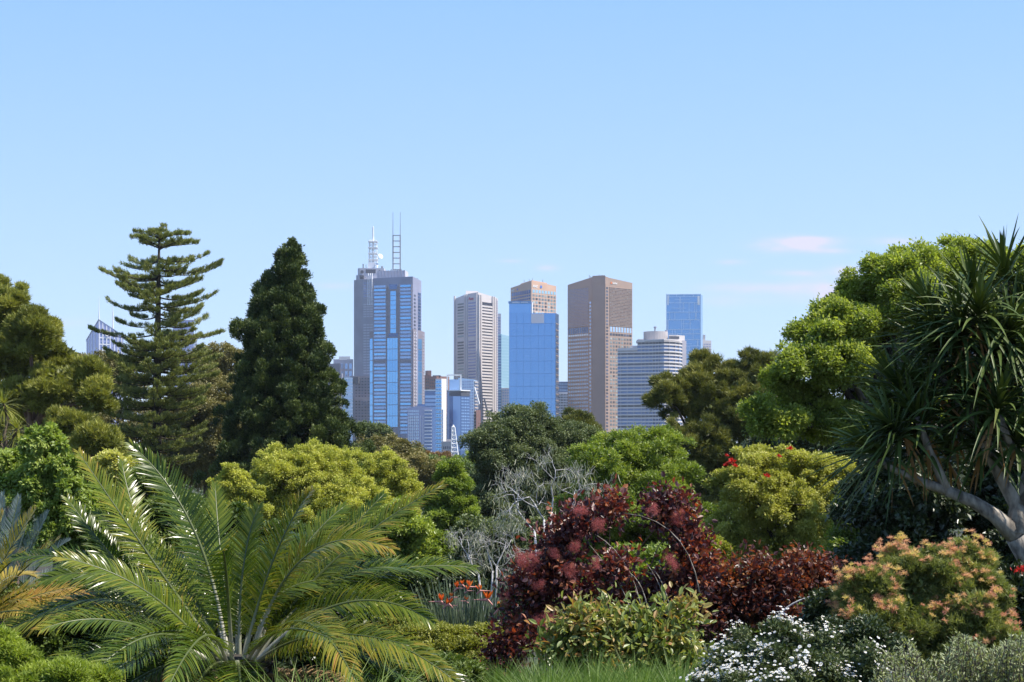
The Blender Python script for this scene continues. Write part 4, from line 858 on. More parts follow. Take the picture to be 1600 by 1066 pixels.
tree('shrub', 'dark green hedge below the grey green oak, behind the silver shrub', 'shrub', 780, 60, [(760,850,60,40),(830,860,70,40),(900,880,60,40),(740,900,60,40)], L_oak, 50000, .13, .34, 80, .08, nt=12)

# ================================================================== foreground plants
L_cyc = leafmat('cycad_leaflet', [(.014,.034,.006),(.034,.066,.009),(.10,.14,.014),(.22,.20,.03),(.34,.17,.05)], .25, .33, .36)
L_blue = leafmat('frond_blue_grey', [(.07,.10,.09),(.14,.18,.16),(.25,.29,.27)], .5, .15)
L_ygold = leafmat('frond_golden', [(.12,.13,.02),(.27,.24,.035),(.45,.34,.07),(.5,.25,.08)], .4, .4)
M_rach = leafmat('frond_midrib', [(.05,.07,.02),(.10,.12,.04),(.42,.40,.34)], .35, 0)
L_aloe = leafmat('aloe_leaf', [(.016,.032,.008),(.034,.060,.014),(.09,.125,.03),(.30,.16,.06)], .45, .05, .18)
L_purp = leafmat('leaf_purple', [(.022,.011,.018),(.055,.022,.028),(.15,.055,.05),(.33,.12,.04)], .42, .28, .45, tcol=(1.6,.7,.4))
L_red = leafmat('leaf_red_orange', [(.028,.014,.018),(.066,.027,.030),(.14,.055,.04),(.30,.14,.05)], .42, .32, .45, tcol=(1.6,.8,.4))
M_plume = leafmat('smoke_plume', [(.26,.06,.07),(.46,.13,.13),(.50,.22,.17)], .9, .45, .1, tcol=(1.1,1,1))
L_laur = leafmat('leaf_pale_glossy', [(.05,.09,.02),(.11,.16,.04),(.24,.28,.10),(.30,.16,.06)], .38, .32, .5)
L_grev = leafmat('needle_grey_green', [(.05,.07,.022),(.12,.15,.045),(.25,.28,.10)], .5, .35)
M_peach = leafmat('petal_peach', [(.58,.23,.19),(.72,.44,.24),(.76,.66,.20)], .6, .4, .2, tcol=(1.1,1,.8))
M_petal = leafmat('petal_white', [(.72,.74,.78),(.80,.80,.80)], .6, .3, .2, tcol=(1,1,1)); M_yel = leafmat('daisy_centre', [(.5,.35,.04),(.5,.35,.04)], .7, 0)
L_daisy = leafmat('leaf_daisy', [(.03,.048,.020),(.06,.088,.036),(.12,.15,.07)], .5, .2)
L_sage = leafmat('leaf_sage', [(.09,.12,.07),(.17,.21,.12),(.30,.34,.20)], .55, .25)
L_grass = leafmat('grass_blade', [(.05,.10,.02),(.11,.19,.04),(.24,.32,.10)], .45, .4)
L_silver = leafmat('leaf_silver', [(.08,.10,.07),(.17,.19,.15),(.32,.33,.28)], .5, .2)
L_rush = leafmat('rush_stem', [(.045,.07,.045),(.09,.125,.08),(.18,.22,.13)], .45, .15)
M_orange = leafmat('petal_orange', [(.68,.12,.03),(.78,.26,.05)], .5, .35, .2, tcol=(1.1,.9,.5)); M_pink = leafmat('bract_pink', [(.55,.22,.20),(.62,.34,.28)], .5, .1)
L_low = leafmat('leaf_low_yellow', [(.09,.11,.02),(.18,.20,.04),(.30,.31,.08)], .5, .35)
CAMW = np.array([0, -1, .1])

def frond(name, parent, B, Cc, Tt, mats, rng, L=.24, W=.0115, n=108, tipc=.0, cam_=.8, s0=.14, vb=.28, droop=.30, twist=0., rr=.011, fwd=.55, gap=0., vang=.35):
    b = MB(); t = np.linspace(0, 1, 26)[:, None]; pts = (1-t)**2*B + 2*t*(1-t)*Cc + t*t*Tt
    oh = Tt - B; oh = np.array([oh[0], oh[1], 0]); oh /= np.linalg.norm(oh)+1e-6
    b.tube(pts, np.linspace(rr*1.5, rr*.35, 26), 6, val=np.repeat(np.clip(np.linspace(1.3, -.9, 26), .25, 1), 6)*np.clip(rng.normal(.8, .2), .2, 1), mi=1)
    s = np.linspace(s0, .995, n) + rng.normal(0, .002, n); s = np.clip(s, 0, 1)
    P0 = (1-s[:, None])**2*B + 2*s[:, None]*(1-s[:, None])*Cc + s[:, None]**2*Tt
    T_ = nrm(2*(1-s[:, None])*(Cc-B) + 2*s[:, None]*(Tt-Cc)); ref = nrm(np.array([0, 0, .8]) - oh*.45 + CAMW*cam_ + np.array([twist, 0, 0]))
    S = nrm(np.cross(T_, ref)); U = np.cross(S, T_)
    prof = np.interp(s, [0, s0, .3, .55, .8, .93, 1], [.3, .45, .95, 1, .72, .42, .25])
    for sg in (-1, 1):
        k = rng.random(n) > gap; m = k.sum(); a_ = fwd + .45*s[k]**2 + rng.normal(0, .05, m)
        D_ = nrm(S[k]*sg*np.cos(a_)[:, None] + T_[k]*np.sin(a_)[:, None] + U[k]*(vang + rng.normal(0, .06, m))[:, None])
        bend = np.array([0, 0, -1.])*(droop*rng.uniform(.6, 1.4, m))[:, None] + T_[k]*.12
        Ll = L*prof[k]*rng.uniform(.9, 1.08, m)
        v0 = np.clip(vb + rng.normal(0, .09, m) + tipc*np.clip(s[k]-.82, 0, 1)*1.9, 0, 1); v1 = np.clip(v0 + rng.choice([0, .08, .4], m, p=[.68, .26, .06]) + tipc*np.clip(s[k]-.6, 0, 1)*.5, 0, 1)
        blades(b, P0[k], D_, U[k] + D_*0 + rng.normal(0, .12, (m, 3)), Ll, W, bend, 4, 0, ([0,.12,.6,1],[.55,1,.8,.05]), v0, v1)
    return b.build(name, mats, parent, True)
def cycad(name, label, cx, cy, D, spec, seed, mats, trunk_r=.22, cat='cycad', leaf=None, rand=0, rlen=1.4, trunk=True, **k):
    rng = np.random.default_rng(seed); c = P(cx, cy, D); root = empty(name, (c[0], D, gz(D)), label, cat)
    if trunk:
        b = MB(); g_ = gz(D); b.tube([(c[0], D, g_-.1), (c[0], D, g_+.15), (c[0], D, c[2]-.05), (c[0], D, c[2]+.06)], [trunk_r*1.15, trunk_r, trunk_r*.9, trunk_r*.45], 14)
        for i in range(260):
            a_ = i*2.4; z = g_ + (c[2]-g_)*(i/260); d = np.array([math.cos(a_), math.sin(a_), .5]); p = np.array([c[0]+math.cos(a_)*trunk_r*.9, D+math.sin(a_)*trunk_r*.9, z])
            b.tube([p, p+d*.07], [.035, .02], 5)
        b.build('trunk', BARKD, root, False)
    for q in spec:
        (mx, my, tx_, ty, dd) = q[:5]; kw = dict(k); kw.update(q[5] if len(q) > 5 else {})
        kw.setdefault('twist', rng.normal(0, .3)); kw.setdefault('gap', .03)
        T_ = P(tx_, ty, D+dd); a_ = rng.uniform(0, 6.28); B = c + np.array([np.clip((tx_-cx)/300, -1, 1)*trunk_r*.55, np.sign(dd)*trunk_r*.35, rng.uniform(-.05, .03)])
        frond('frond', root, B, P(mx, my, D+dd*.55), T_, mats, rng, **kw)
    for i in range(rand):
        a_ = i*2.4 + rng.uniform(-.3, .3); el_ = rng.uniform(-.1, .9); L_ = rlen*rng.uniform(.8, 1.05); h = np.array([math.cos(a_), math.sin(a_), 0])
        if h[1] < -.55: el_ = rng.uniform(-.25, .1)
        B = c + h*trunk_r*.5; T_ = B + h*L_*math.cos(el_) + np.array([0, 0, L_*math.sin(el_)-.25]); M_ = B + h*L_*.45*math.cos(el_) + np.array([0, 0, L_*(.5*math.sin(el_)+.28)])
        frond('frond', root, B, M_, T_, mats, rng, **{**k, 'cam_': .3})
    return root, c
y_ = dict(vb=.62); d_ = dict(vb=.3); tp = dict(tipc=.6)
spec = [(330,800,203,694,.35,dict(tipc=.5,L=.27)), (215,845,122,706,.1,dict(tipc=.45,L=.25,vb=.5)), (190,900,104,778,.5,dict(vb=.3,tipc=.3)), (343,890,336,758,.9,dict(vb=.42,cam_=-.5,n=120,L=.22,droop=.05)),
 (425,840,487,768,-.2,dict(vb=.6,tipc=.5,L=.25)), (400,905,462,812,.5,dict(vb=.4,cam_=-.4,L=.22)), (470,880,692,758,.4,dict(L=.27,tipc=.6,vb=.5,n=124)), (470,905,600,772,.9,dict(vb=.3)),
 (455,790,612,858,-.35,dict(vb=.6,tipc=.5,L=.26,n=120)), (540,860,742,888,.6,dict(vb=.35)), (540,880,676,972,-.3,dict(vb=.45,cam_=1.2)), (560,935,712,1066,-.5,dict(vb=.6,L=.24)), (470,880,560,1075,-1.3,dict(vb=.62,tipc=.4)),
 (352,850,348,862,-1.0,dict(vb=.3,tipc=1.0,L=.2,n=60)), (200,855,66,908,-.2,dict(vb=.35)), (160,880,-30,1010,.1,dict(vb=.55)), (200,930,62,985,-.9,dict(vb=.3,tipc=.9,gap=.25)), (250,930,130,1070,-1.2,dict(vb=.3)),
 (190,845,20,872,.9,dict(vb=.3)), (215,880,190,720,.9,dict(vb=.45,cam_=-.3)), (445,860,540,790,.8,dict(vb=.35)), (330,930,260,1080,-1.5,dict(vb=.35)), (300,850,255,745,1.1,dict(vb=.35,cam_=-.5)), (400,850,640,930,.3,dict(vb=.4)),
 (250,900,90,870,-.5,dict(vb=.45,tipc=.4)), (480,960,640,1010,-.9,dict(vb=.5)), (290,880,150,800,.4,dict(vb=.4)), (370,870,405,790,.3,dict(vb=.5,L=.23)), (240,960,40,1060,-.6,dict(vb=.35)), (430,900,590,850,.7,dict(vb=.35)),
 (310,960,200,1000,-1.3,dict(vb=.4,tipc=1.0,gap=.4,L=.17)), (420,950,520,1000,-1.3,dict(vb=.4,L=.2))]
cycad('cycad', 'big arching cycad with glossy green fronds filling the lower left', 368, 1038, 12, spec, 101, [L_cyc, M_rach], .24, rand=16, rlen=1.5)
spec = [(10,850,30,775,.5), (40,860,75,800,.3), (60,870,108,845,0), (70,890,125,885,-.2), (-20,860,-20,780,.3), (30,900,60,830,-.4), (55,930,110,920,-.4), (0,840,5,770,.8), (20,880,50,795,.1)]
cycad('cycad', 'blue grey cycad with stiff dusty fronds at the left edge', -15, 975, 19.5, spec, 102, [L_blue, M_rach], .3, L=.17, W=.0105, n=90, vb=.6, droop=.0, cam_=.6, rand=8, rlen=1.4)
spec = [(0,880,55,795,0), (20,900,92,842,-.2), (10,920,100,905,-.5), (30,930,128,915,-.2,dict(vb=.75)), (-30,890,5,800,0), (-20,900,40,860,-.6), (20,930,150,930,.2,dict(vb=.75)), (-10,940,70,960,-.8), (-40,880,-15,830,.3)]
cycad('cycad', 'yellow gold palm like cycad at the left edge, in front of the blue grey one', -62, 985, 15, spec, 103, [L_ygold, M_rach], .22, L=.22, W=.016, n=56, vb=.5, droop=.2, cam_=.5, rand=5, rlen=1.1, tipc=.3)

# ---------------- branching tree aloe
def rosette(parent, rng, c, axis, n, L, W, mat=L_aloe, name='leaf_rosette', droop=.45, nseg=6, ch=.45, dead=5, amin=.15, amax=2.0, v=.4):
    b = MB(); axis = nrm(np.asarray(axis, float)); i = np.arange(n); a_ = i*2.39996 + rng.normal(0, .15, n); u = (i+.5)/n
    pol = amin + (amax-amin)*u**.8 + rng.normal(0, .08, n); X = nrm(np.cross(axis, [.3, .9, .2])); Y = np.cross(axis, X)
    rad = np.cos(a_)[:, None]*X + np.sin(a_)[:, None]*Y; D_ = nrm(axis*np.cos(pol)[:, None] + rad*np.sin(pol)[:, None])
    bend = np.array([0, 0, -1.])*(droop*rng.uniform(.5, 1.5, n)*np.clip(np.sin(pol), .12, 1))[:, None] + rng.normal(0, .07, (n, 3)); Up = nrm(axis*.9 - rad*.25 + [0, 0, .25])
    P0 = c + D_*.02 - axis*(u*L*.28)[:, None]
    blades(b, P0, D_, Up, L*rng.uniform(.8, 1.1, n)*(.62+.5*np.sin(u*math.pi*.8)), W*rng.uniform(.85, 1.1, n), bend, nseg, ch, ([0,.12,.5,.85,1],[1,.95,.7,.28,.02]), np.clip(v+rng.normal(0, .1, n), 0, .68), np.clip(v+.05+rng.normal(0, .1, n), 0, .7))
    if dead:
        a_ = rng.uniform(0, 6.28, dead); D_ = nrm(np.cos(a_)[:, None]*X + np.sin(a_)[:, None]*Y - axis*.8 + [0, 0, -.6])
        blades(b, c - axis*L*.3 + D_*0, D_, np.tile(-axis, (dead, 1)), L*.5, W*.5, np.tile([0, 0, -.4], (dead, 1)), 4, .3, None, .97, .97)
    return b.build(name, mat, parent, True)
def aloe():
    rng = np.random.default_rng(111); D = 16.5; q = lambda x, y, dd=0: P(x, y, D+dd)
    base = q(1735, 1000, .3); base[2] = gz(D)-.1
    root = empty('tree_aloe', base, 'spiky branching tree aloe with bare pale forked limbs at the right edge', 'aloe')
    b = MB(); fk = q(1588, 838)
    b.tube(curve(base, fk, [-.03, 0, .05], 8, rng, .015), np.linspace(.17, .11, 8), 12)
    f2 = q(1478, 766)
    b.tube([fk, q(1555,806), q(1520,784), f2], [.10,.072,.06,.052], 10)
    b.tube([f2, q(1450,757), q(1415,742), q(1388,730), q(1368,716)], [.055,.044,.036,.03,.03], 9)
    b.tube([f2, q(1466,735), q(1452,705), q(1440,672), q(1432,650)], [.052,.042,.036,.034,.034], 9)
    f3 = q(1590, 790, .1); b.tube([fk, f3, q(1566,745,.1), q(1545,705,.1), q(1528,665,.1), q(1518,625,.1)], [.115,.085,.075,.062,.05,.045], 10)
    b.tube([f3, q(1612,740,.2), q(1600,690,.3), q(1585,640,.3), q(1575,560,.3)], [.09,.085,.075,.06,.05], 10)
    b.tube([q(1528,665,.1), q(1500,640,.2), q(1480,600,.3), q(1455,560,.3)], [.04,.034,.03,.03], 8)
    b.tube([q(1585,640,.3), q(1560,560,.4), q(1545,500,.4), q(1528,470,.3)], [.05,.045,.04,.034], 8)
    b.tube([q(1575,560,.3), q(1575,500,.3), q(1568,440,.3)], [.05,.045,.038], 8)
    b.tube([q(1590,790,.1), q(1650,740,0), q(1660,620,0), q(1640,520,0)], [.08,.075,.06,.05], 8)
    b.tube([q(1612,740,.2), q(1575,690,-.3), q(1562,650,-.4)], [.05,.04,.035], 8)
    b.build('trunk', BARKG, root, True)
    R_ = [(1568,418,.3,(0,0,1),.70), (1520,452,.3,(-.4,-.1,.9),.66), (1455,540,.3,(-.7,-.2,.6),.74), (1600,470,.1,(.3,-.3,.9),.66), (1500,500,-.1,(-.3,-.4,.8),.72), (1552,535,-.2,(0,-.5,.8),.72), (1430,645,0,(-.5,-.2,.7),.72), (1516,610,.1,(-.2,-.4,.8),.68),
          (1366,700,0,(-.8,-.1,.35),.74), (1562,625,-.4,(.1,-.5,.7),.66), (1605,560,0,(.3,-.4,.8),.66), (1475,590,.5,(-.4,.3,.8),.66), (1400,640,.4,(-.7,.2,.5),.62), (1625,640,-.1,(.3,-.4,.8),.6), (1540,590,.4,(0,.3,1),.62), (1590,680,-.3,(0,-.5,.6),.52), (1490,660,.3,(-.2,-.2,.7),.52), (1640,430,.2,(.2,0,1),.6), (1580,510,-.2,(.1,-.6,.7),.7), (1530,480,-.3,(-.2,-.6,.7),.66), (1610,600,-.2,(0,-.6,.6),.7), (1470,510,.2,(-.6,-.2,.7),.68), (1560,590,.1,(.2,-.5,.6),.66), (1440,600,.2,(-.6,-.1,.6),.66), (1500,545,.1,(-.2,-.5,.6),.68), (1610,520,.2,(.3,-.4,.8),.7), (1480,700,.4,(-.1,0,.6),.5), (1402,600,.3,(-.6,.1,.6),.62), (1425,690,.2,(-.4,-.3,.5),.62), (1535,680,.1,(-.1,-.5,.5),.6), (1390,665,-.2,(-.6,-.4,.4),.66), (1450,480,.4,(-.5,.2,.8),.62)]
    for x, y, dd, ax, L_ in R_: rosette(root, rng, q(x, y, dd), (ax[0]*.9 + rng.normal(0, .12), ax[1]*.9, ax[2]+.2), 50, L_*1.02, .052, amax=1.5, droop=.4, v=.5)
aloe()
# cordyline at far left
def cordyline():
    rng = np.random.default_rng(112); D = 32; q = lambda x, y, dd=0: P(x, y, D+dd); base = q(12, 800); base[2] = gz(D)
    root = empty('cordyline', base, 'tufted strap leaved cordyline at the left edge, beside the young leafy tree', 'cordyline tree'); b = MB()
    for x, y, dd in ((5,628,0),(26,668,-.2),(42,702,0),(38,738,-.3),(0,690,.2),(62,735,.2),(-20,650,0)):
        b.tube(curve(q(14, 775), q(x, y, dd), [0, 0, .1], 6, rng, .03), np.linspace(.06, .025, 6), 6); rosette(root, rng, q(x, y, dd), (rng.normal(0, .2), -.2, 1), 80, .46, .022, L_low, droop=.35, nseg=4, ch=0, dead=14, amax=2.3, v=.45)
    b.tube([base, q(14,775)], [.1,.06], 7); b.build('trunk', BARK, root, True)
cordyline()

# ---------------- smoke bushes
def whips(b, rng, L, D, r=.006):
    for pts in L: b.tube([P(x, y, D + rng.uniform(-.1, .1)) for x, y in pts], np.linspace(r*1.3, r*.6, len(pts)), 5)
def bez(p, n=8):
    p = np.array(p, float); t = np.linspace(0, 1, n)[:, None]; return (1-t)**2*p[0] + 2*t*(1-t)*p[1] + t*t*p[2]
def bush(name, label, px, D, L, mat, n, size, pr, seed, cat='shrub', style='leaf', stems=.03, nt=30, bark=None, **k):
    return tree(name, label, cat, px, D, L, mat, n, size, pr, seed, stems, bark, nt=nt, style=style, **k)
root, C, O, Rr = bush('smoke_bush', 'dark purple leaved smoke bush with fluffy pink red plumes and arching bare stems', 930, 17,
    [(905,826,38,26),(948,796,20,12,.1),(872,850,28,24),(880,893,40,26),(958,892,34,24,-.1),(1046,798,26,10,.1),(1062,820,18,26),(1078,850,15,22),(1085,880,16,20),(1082,915,26,22),(838,925,26,32),(812,1000,36,28,-.2),(835,960,30,30,.1),(855,900,26,28,.2),(915,930,34,26),(1036,925,20,22,.1),(985,940,34,24,.2),(1030,955,34,20,.2),(790,1030,20,16,-.2)], L_purp, 12000, .058, .15, 121, asp=.62, kind='oval', clus=5, cs=.5, cover=.52, fill=.05, nt=120, vs=.35, up=.4, rnd=.9, jit=(.4, 1.02), stems=.03, bark=barkmat('stem_reddish', (.10,.05,.04), (.22,.13,.10)))
b = MB(); rng = np.random.default_rng(5)
for p in ([(1004,962),(990,870),(930,835)], [(1093,925),(1075,810),(975,802)], [(1050,960),(1035,900),(1020,890)], [(1012,950),(1000,890),(965,890)], [(1040,960),(1040,920),(1010,880)], [(985,960),(985,925),(920,850)]):
    w_ = bez(p); b.tube([P(x, y, 16.6+.3*i/8) for i, (x, y) in enumerate(w_)], np.linspace(.0065, .003, 8), 5)
b.build('bare_stem', BARKG, root, True)['label'] = 'thin pale bare arching stems'
def plume(seed):
    rng = np.random.default_rng(seed); b = MB(); n = 1500; m = 14; cc = rdir(rng, m)*rng.uniform(.2, .75, m)[:, None]; k = rng.integers(0, m, n); c = cc[k] + rdir(rng, n)*(rng.random(n)**.6*.42)[:, None]
    ax = rdir(rng, n); leaves(b, c, ax, perp(rng, ax), .16, .018, np.clip(.5 + rng.normal(0, .25, n), 0, 1), 'tri'); return b
pl = [plume(1), plume(2), plume(3)]; pm = [None]*3
for i, (x, y, r) in enumerate(((908,798,21),(934,821,17),(902,828,16),(900,854,15),(818,872,24),(826,890,22),(890,893,16),(1022,796,14),(1056,811,18),(1048,877,17),(1042,922,10),(790,936,18),(848,970,22),(806,1014,22),(818,1030,18),(866,866,14),(842,915,16),(922,896,15),(932,880,14),(836,872,16),(1066,800,10))):
    p = P(x, y, 16.55 + .15*(i % 3)); s_ = r/F*16.6
    if pm[i % 3] is None: o = pl[i % 3].build('flower_plume', M_plume, root, at=p-origin(root), local=True); pm[i % 3] = o.data
    else: o = place(pm[i % 3], 'flower_plume', root, p)
    o.rotation_euler = (i*.7, i*1.3, i); o.scale = (s_*(.75+.5*((i*7)%5)/4), s_, s_*(.6+.4*((i*3)%4)/3))
bush('smoke_bush', 'red and maroon leaved smoke bush without plumes, left of the peach flowered bush', 1180, 18.5,
    [(1125,902,26,28),(1150,930,34,30),(1185,905,28,26,.1),(1180,945,36,30),(1222,915,28,26),(1250,895,22,22,.2),(1268,920,22,26,.2),(1280,890,14,24,.3),(1140,965,50,24),(1215,960,44,26),(1105,940,26,30,.1)], L_red, 9000, .06, .15, 122, asp=.6, kind='oval', clus=5, cs=.5, cover=.6, fill=.08, nt=60, vs=.4, up=.4, rnd=.9, jit=(.5, 1.12), stems=.025)
b = MB(); w_ = bez([(1215,965),(1235,935),(1290,928)]); b.tube([P(x, y, 18.0) for x, y in w_], np.linspace(.010, .006, 8), 5)
tag(b.build('fallen_branch', SILVER), 'single bare pale branch lying across the red leaved smoke bush', 'branch')
bush('laurel_shrub', 'low shrub with pale glossy pointed leaves in front of the purple smoke bush', 965, 15,
    [(890,992,26,16),(915,975,20,12),(950,972,26,12,.1),(985,985,26,12),(1022,975,26,14,.1),(1062,962,18,14,.2),(935,1005,40,14),(990,1008,40,14),(1045,1005,32,16),(960,1040,60,20),(1030,1045,40,20),(900,1040,30,20),(1060,1035,24,20),(880,1015,24,14)], L_laur, 5200, .08, .13, 123, asp=.42, kind='oval', clus=5, cs=.55, cover=.55, fill=.1, nt=60, vs=.3, up=.7, rnd=.7, jit=(.5, 1.1), stems=.015, bark=barkmat('stem_olive', (.12,.10,.05), (.22,.2,.1)))
# ---------------- peach flowered bush with clustered blooms
root, C, O, Rr = bush('grevillea_bush', 'big rounded fine leaved bush covered in peach and yellow flowers at lower right', 1435, 14,
    [(1440,905,70,46),(1365,925,56,46,-.1),(1510,905,52,46,.1),(1490,870,44,22,.1),(1400,965,80,44,-.2),(1500,960,66,50,-.2),(1550,960,36,44),(1420,880,50,24,.1),(1325,945,32,30),(1318,985,34,34,-.1),(1560,1000,26,30,-.2),(1450,1010,90,40,-.1)], L_grev, 190000, .045, .12, 131, style='needle', W=.0075, nt=60, cover=1.3, vs=.3, clus=18, spread=1.0, fill=.14, jit=(.66, 1.06))
def grev_flower(seed):
    rng = np.random.default_rng(seed); b = MB(); n = 46; d = nrm(rdir(rng, n)*[1, 1, .7] + [0, 0, .35]); v = (.0, .15, .35, .6, .9, .1)[seed % 6]
    blades(b, d*.008, d, perp(rng, d), .042*rng.uniform(.7, 1.1, n), .0042, perp(rng, d)*.35, 3, 0, ([0,1],[1,.8]), np.clip(.45+v*.6+rng.normal(0, .1, n), 0, 1), np.clip(v*.9 + rng.normal(0, .12, n), 0, 1)); return b
gf = [grev_flower(i) for i in range(6)]; gm = [None]*6; rng = np.random.default_rng(132)
ok = np.where((O[:, 1] < .5) & (O[:, 2] > -.25))[0]; w_ = (1.1 + O[ok, 2]*.9 - O[ok, 0]*.5); w_ = np.clip(w_, .05, None); pick = rng.choice(ok, 760, p=w_/w_.sum()); rest = MB(); k = 0
pts_ = C[pick] + O[pick]*(Rr[pick]*rng.uniform(.7, 1.1, len(pick)))[:, None] + rng.normal(0, .05, (760, 3))
for x, y in ((1526,996),(1540,1002),(1530,1026),(1520,1024),(1395,905),(1480,955),(1476,970),(1375,885)): pts_[k] = P(x, y, 13.3); k += 1
order = np.argsort(pts_[:, 1])
for j, i in enumerate(order):
    s_ = rng.uniform(.45, .85)
    if j < 100:
        if gm[j % 6] is None: o = gf[j % 6].build('flower', M_peach, root, at=pts_[i]-origin(root), local=True); gm[j % 6] = o.data
        else: o = place(gm[j % 6], 'flower', root, pts_[i])
        o.rotation_euler = (rng.normal(0, .5), rng.normal(0, .5), j); o.scale = (s_,)*3
    else:
        g = gf[j % 6]; V = np.concatenate(g.V)*s_ + pts_[i]; off = rest.n; rest.V.append(V); rest.v += g.v; rest.Fs += [(f+off, m_) for f, m_ in g.Fs]; rest.n += len(V)
rest.build('flower', M_peach, root)['kind'] = 'stuff'
# ---------------- white daisy bush
root, C, O, Rr = bush('daisy_bush', 'low dark bush covered with small white daisies at the bottom right', 1230, 11,
    [(1200,1030,70,48),(1260,1035,80,44,-.1),(1150,1050,50,40),(1330,1050,50,36,-.1),(1225,1080,130,40,-.2),(1110,1075,30,30)], L_daisy, 60000, .03, .085, 141, nt=40, asp=.35, cover=1.6, vs=.3, fill=.2, jit=(.8, 1.03), stems=.012)
def daisy(seed):
    rng = np.random.default_rng(seed); b = MB(); n = 13; a_ = np.arange(n)*2*math.pi/n; d = np.stack([np.cos(a_), np.sin(a_), np.full(n, .12)], 1)
    leaves(b, d*.003, nrm(d), np.tile([0, 0, 1.], (n, 1)), .0165, .008, rng.uniform(0, 1, n), 'oval', .05)
    b.tube([(0, 0, 0), (0, 0, .005)], [.0055, .004], 8, mi=1); return b
df = [daisy(i) for i in range(3)]; dm = [None]*3; rng = np.random.default_rng(142)
ok = np.where((O[:, 1] < .6) & (O[:, 2] > -.1))[0]; w_ = .25 + np.clip(O[ok, 2], 0, 1)**1.5*2; pick = rng.choice(ok, 1400, p=w_/w_.sum()); rest = MB(); nst = nrm(O[pick] + [0, -.25, .5] + rng.normal(0, .3, (1400, 3)))
pts_ = C[pick] + O[pick]*(Rr[pick]*rng.uniform(.85, 1.25, 1400))[:, None] + rng.normal(0, .03, (1400, 3)); order = np.argsort(pts_[:, 1])
for j, i in enumerate(order):
    s_ = rng.uniform(.42, .66); rot = Vector(nst[i]).to_track_quat('Z', 'Y')
    if j < 100:
        if dm[j % 3] is None: o = df[j % 3].build('flower', [M_petal, M_yel], root, at=pts_[i]-origin(root), local=True); dm[j % 3] = o.data
        else: o = place(dm[j % 3], 'flower', root, pts_[i])
        o.rotation_euler = rot.to_euler(); o.scale = (s_,)*3
    else:
        g = df[j % 3]; M3 = np.array(rot.to_matrix()); V = np.concatenate(g.V)@M3.T*s_ + pts_[i]; off = rest.n; rest.V.append(V); rest.v += g.v; rest.Fs += [(f+off, m_) for f, m_ in g.Fs]; rest.n += len(V)
rest.build('flower', [M_petal, M_yel], root)['kind'] = 'stuff'
# ---------------- sage spikes along the bottom right
def sage(label, x0, x1, D, ytop, n, seed):
    rng = np.random.default_rng(seed); root = empty('sage_plant', ((x0+x1-1600)/2/F*D, D, gz(D)), label, 'sage plant'); b, t = MB(), MB()
    for i in range(n):
        x = rng.uniform(x0, x1); yt = ytop + rng.exponential(30) + 12*math.sin(x*.07); d_ = D + rng.uniform(-.4, .4); top = P(x + rng.normal(0, 4), yt, d_); bot = np.array([(x-800)/F*d_, d_, gz(D)])
        pts = curve(bot + [rng.normal(0, .12), rng.normal(0, .1), 0], top, [rng.normal(0, .05), 0, 0], 6); t.tube(pts, np.linspace(.005, .002, 6), 4); m = 64
        s = rng.uniform(.25, 1, m); p = np.stack([np.interp(s, np.linspace(0, 1, 6), pts[:, q]) for q in range(3)], 1); a_ = rng.uniform(0, 6.28, m)
        d = nrm(np.stack([np.cos(a_), np.sin(a_), rng.uniform(.3, 1.2, m)], 1)); leaves(b, p, d, nrm(np.array([0, 0, 1.]) + rdir(rng, m)*.5), rng.uniform(.022, .044, m), .0095, np.clip(rng.normal(rng.uniform(.35,.8), .2, m), 0, 1))
    b.build('leaves', L_sage, root); t.build('stems', BARK, root)
sage('silvery sage stems with tiny leaves along the bottom right corner', 1490, 1620, 9.8, 1000, 330, 151)
sage('sparse silvery sage stems between the daisies and the corner sage, before the flowering bush', 1372, 1492, 9.8, 1012, 110, 152)
# ---------------- grass, rush clump, low plants
def tuft(b, rng, x0, x1, D0, D1, n, L, W, lean=.25, v=.5, bend=.35):
    D = rng.uniform(D0, D1, n); x = rng.uniform(x0, x1, n); Pn = np.stack([(x-800)/F*D, D, np.array([gz(q) for q in D])], 1)
    d = nrm(np.stack([rng.normal(0, lean, n), rng.normal(0, lean, n), np.ones(n)], 1)); blades(b, Pn, d, nrm(np.array([0, -1., .2]) + rdir(rng, n)*.6), L*rng.uniform(.6, 1.15, n)*(.85+.22*np.sin(x*.09)+.15*np.sin(x*.23+D*3)), W, np.stack([d[:, 0], d[:, 1], -np.ones(n)*.3], 1)*bend*1.6, 4, 0, ([0,.5,1],[1,.8,.05]), np.clip(v+rng.normal(0, .18, n), 0, 1))
rng = np.random.default_rng(161); b = MB(); tuft(b, rng, 815, 1100, 12.4, 14.0, 11000, .66, .0075); tuft(b, rng, 690, 830, 16, 18, 4200, .5, .009, v=.4)
tag(b.build('grass', L_grass, smooth=True), 'long soft green grass at the bottom centre', 'grass', kind='stuff')
rng = np.random.default_rng(162); b = MB(); tuft(b, rng, 425, 600, 9.6, 10.8, 1300, .82, .010, lean=.28, v=.85)
root = empty('flax_clump', ((512-800)/F*10.4, 10.4, gz(10.4)), 'pale yellow green strap leaved clump with reddish tips, right of the cycad base', 'flax plant'); b.build('leaves', L_grass, root, True)
b = MB(); fx = rng.uniform(440, 600, 60); Pn = np.stack([(fx-800)/F*10.3, np.full(60, 10.3)+rng.normal(0, .3, 60), (HY-rng.uniform(1026, 1056, 60))/F*10.3], 1); q = np.repeat(np.arange(60), 8); ax = nrm(rdir(rng, 480)+[0, 0, .5])

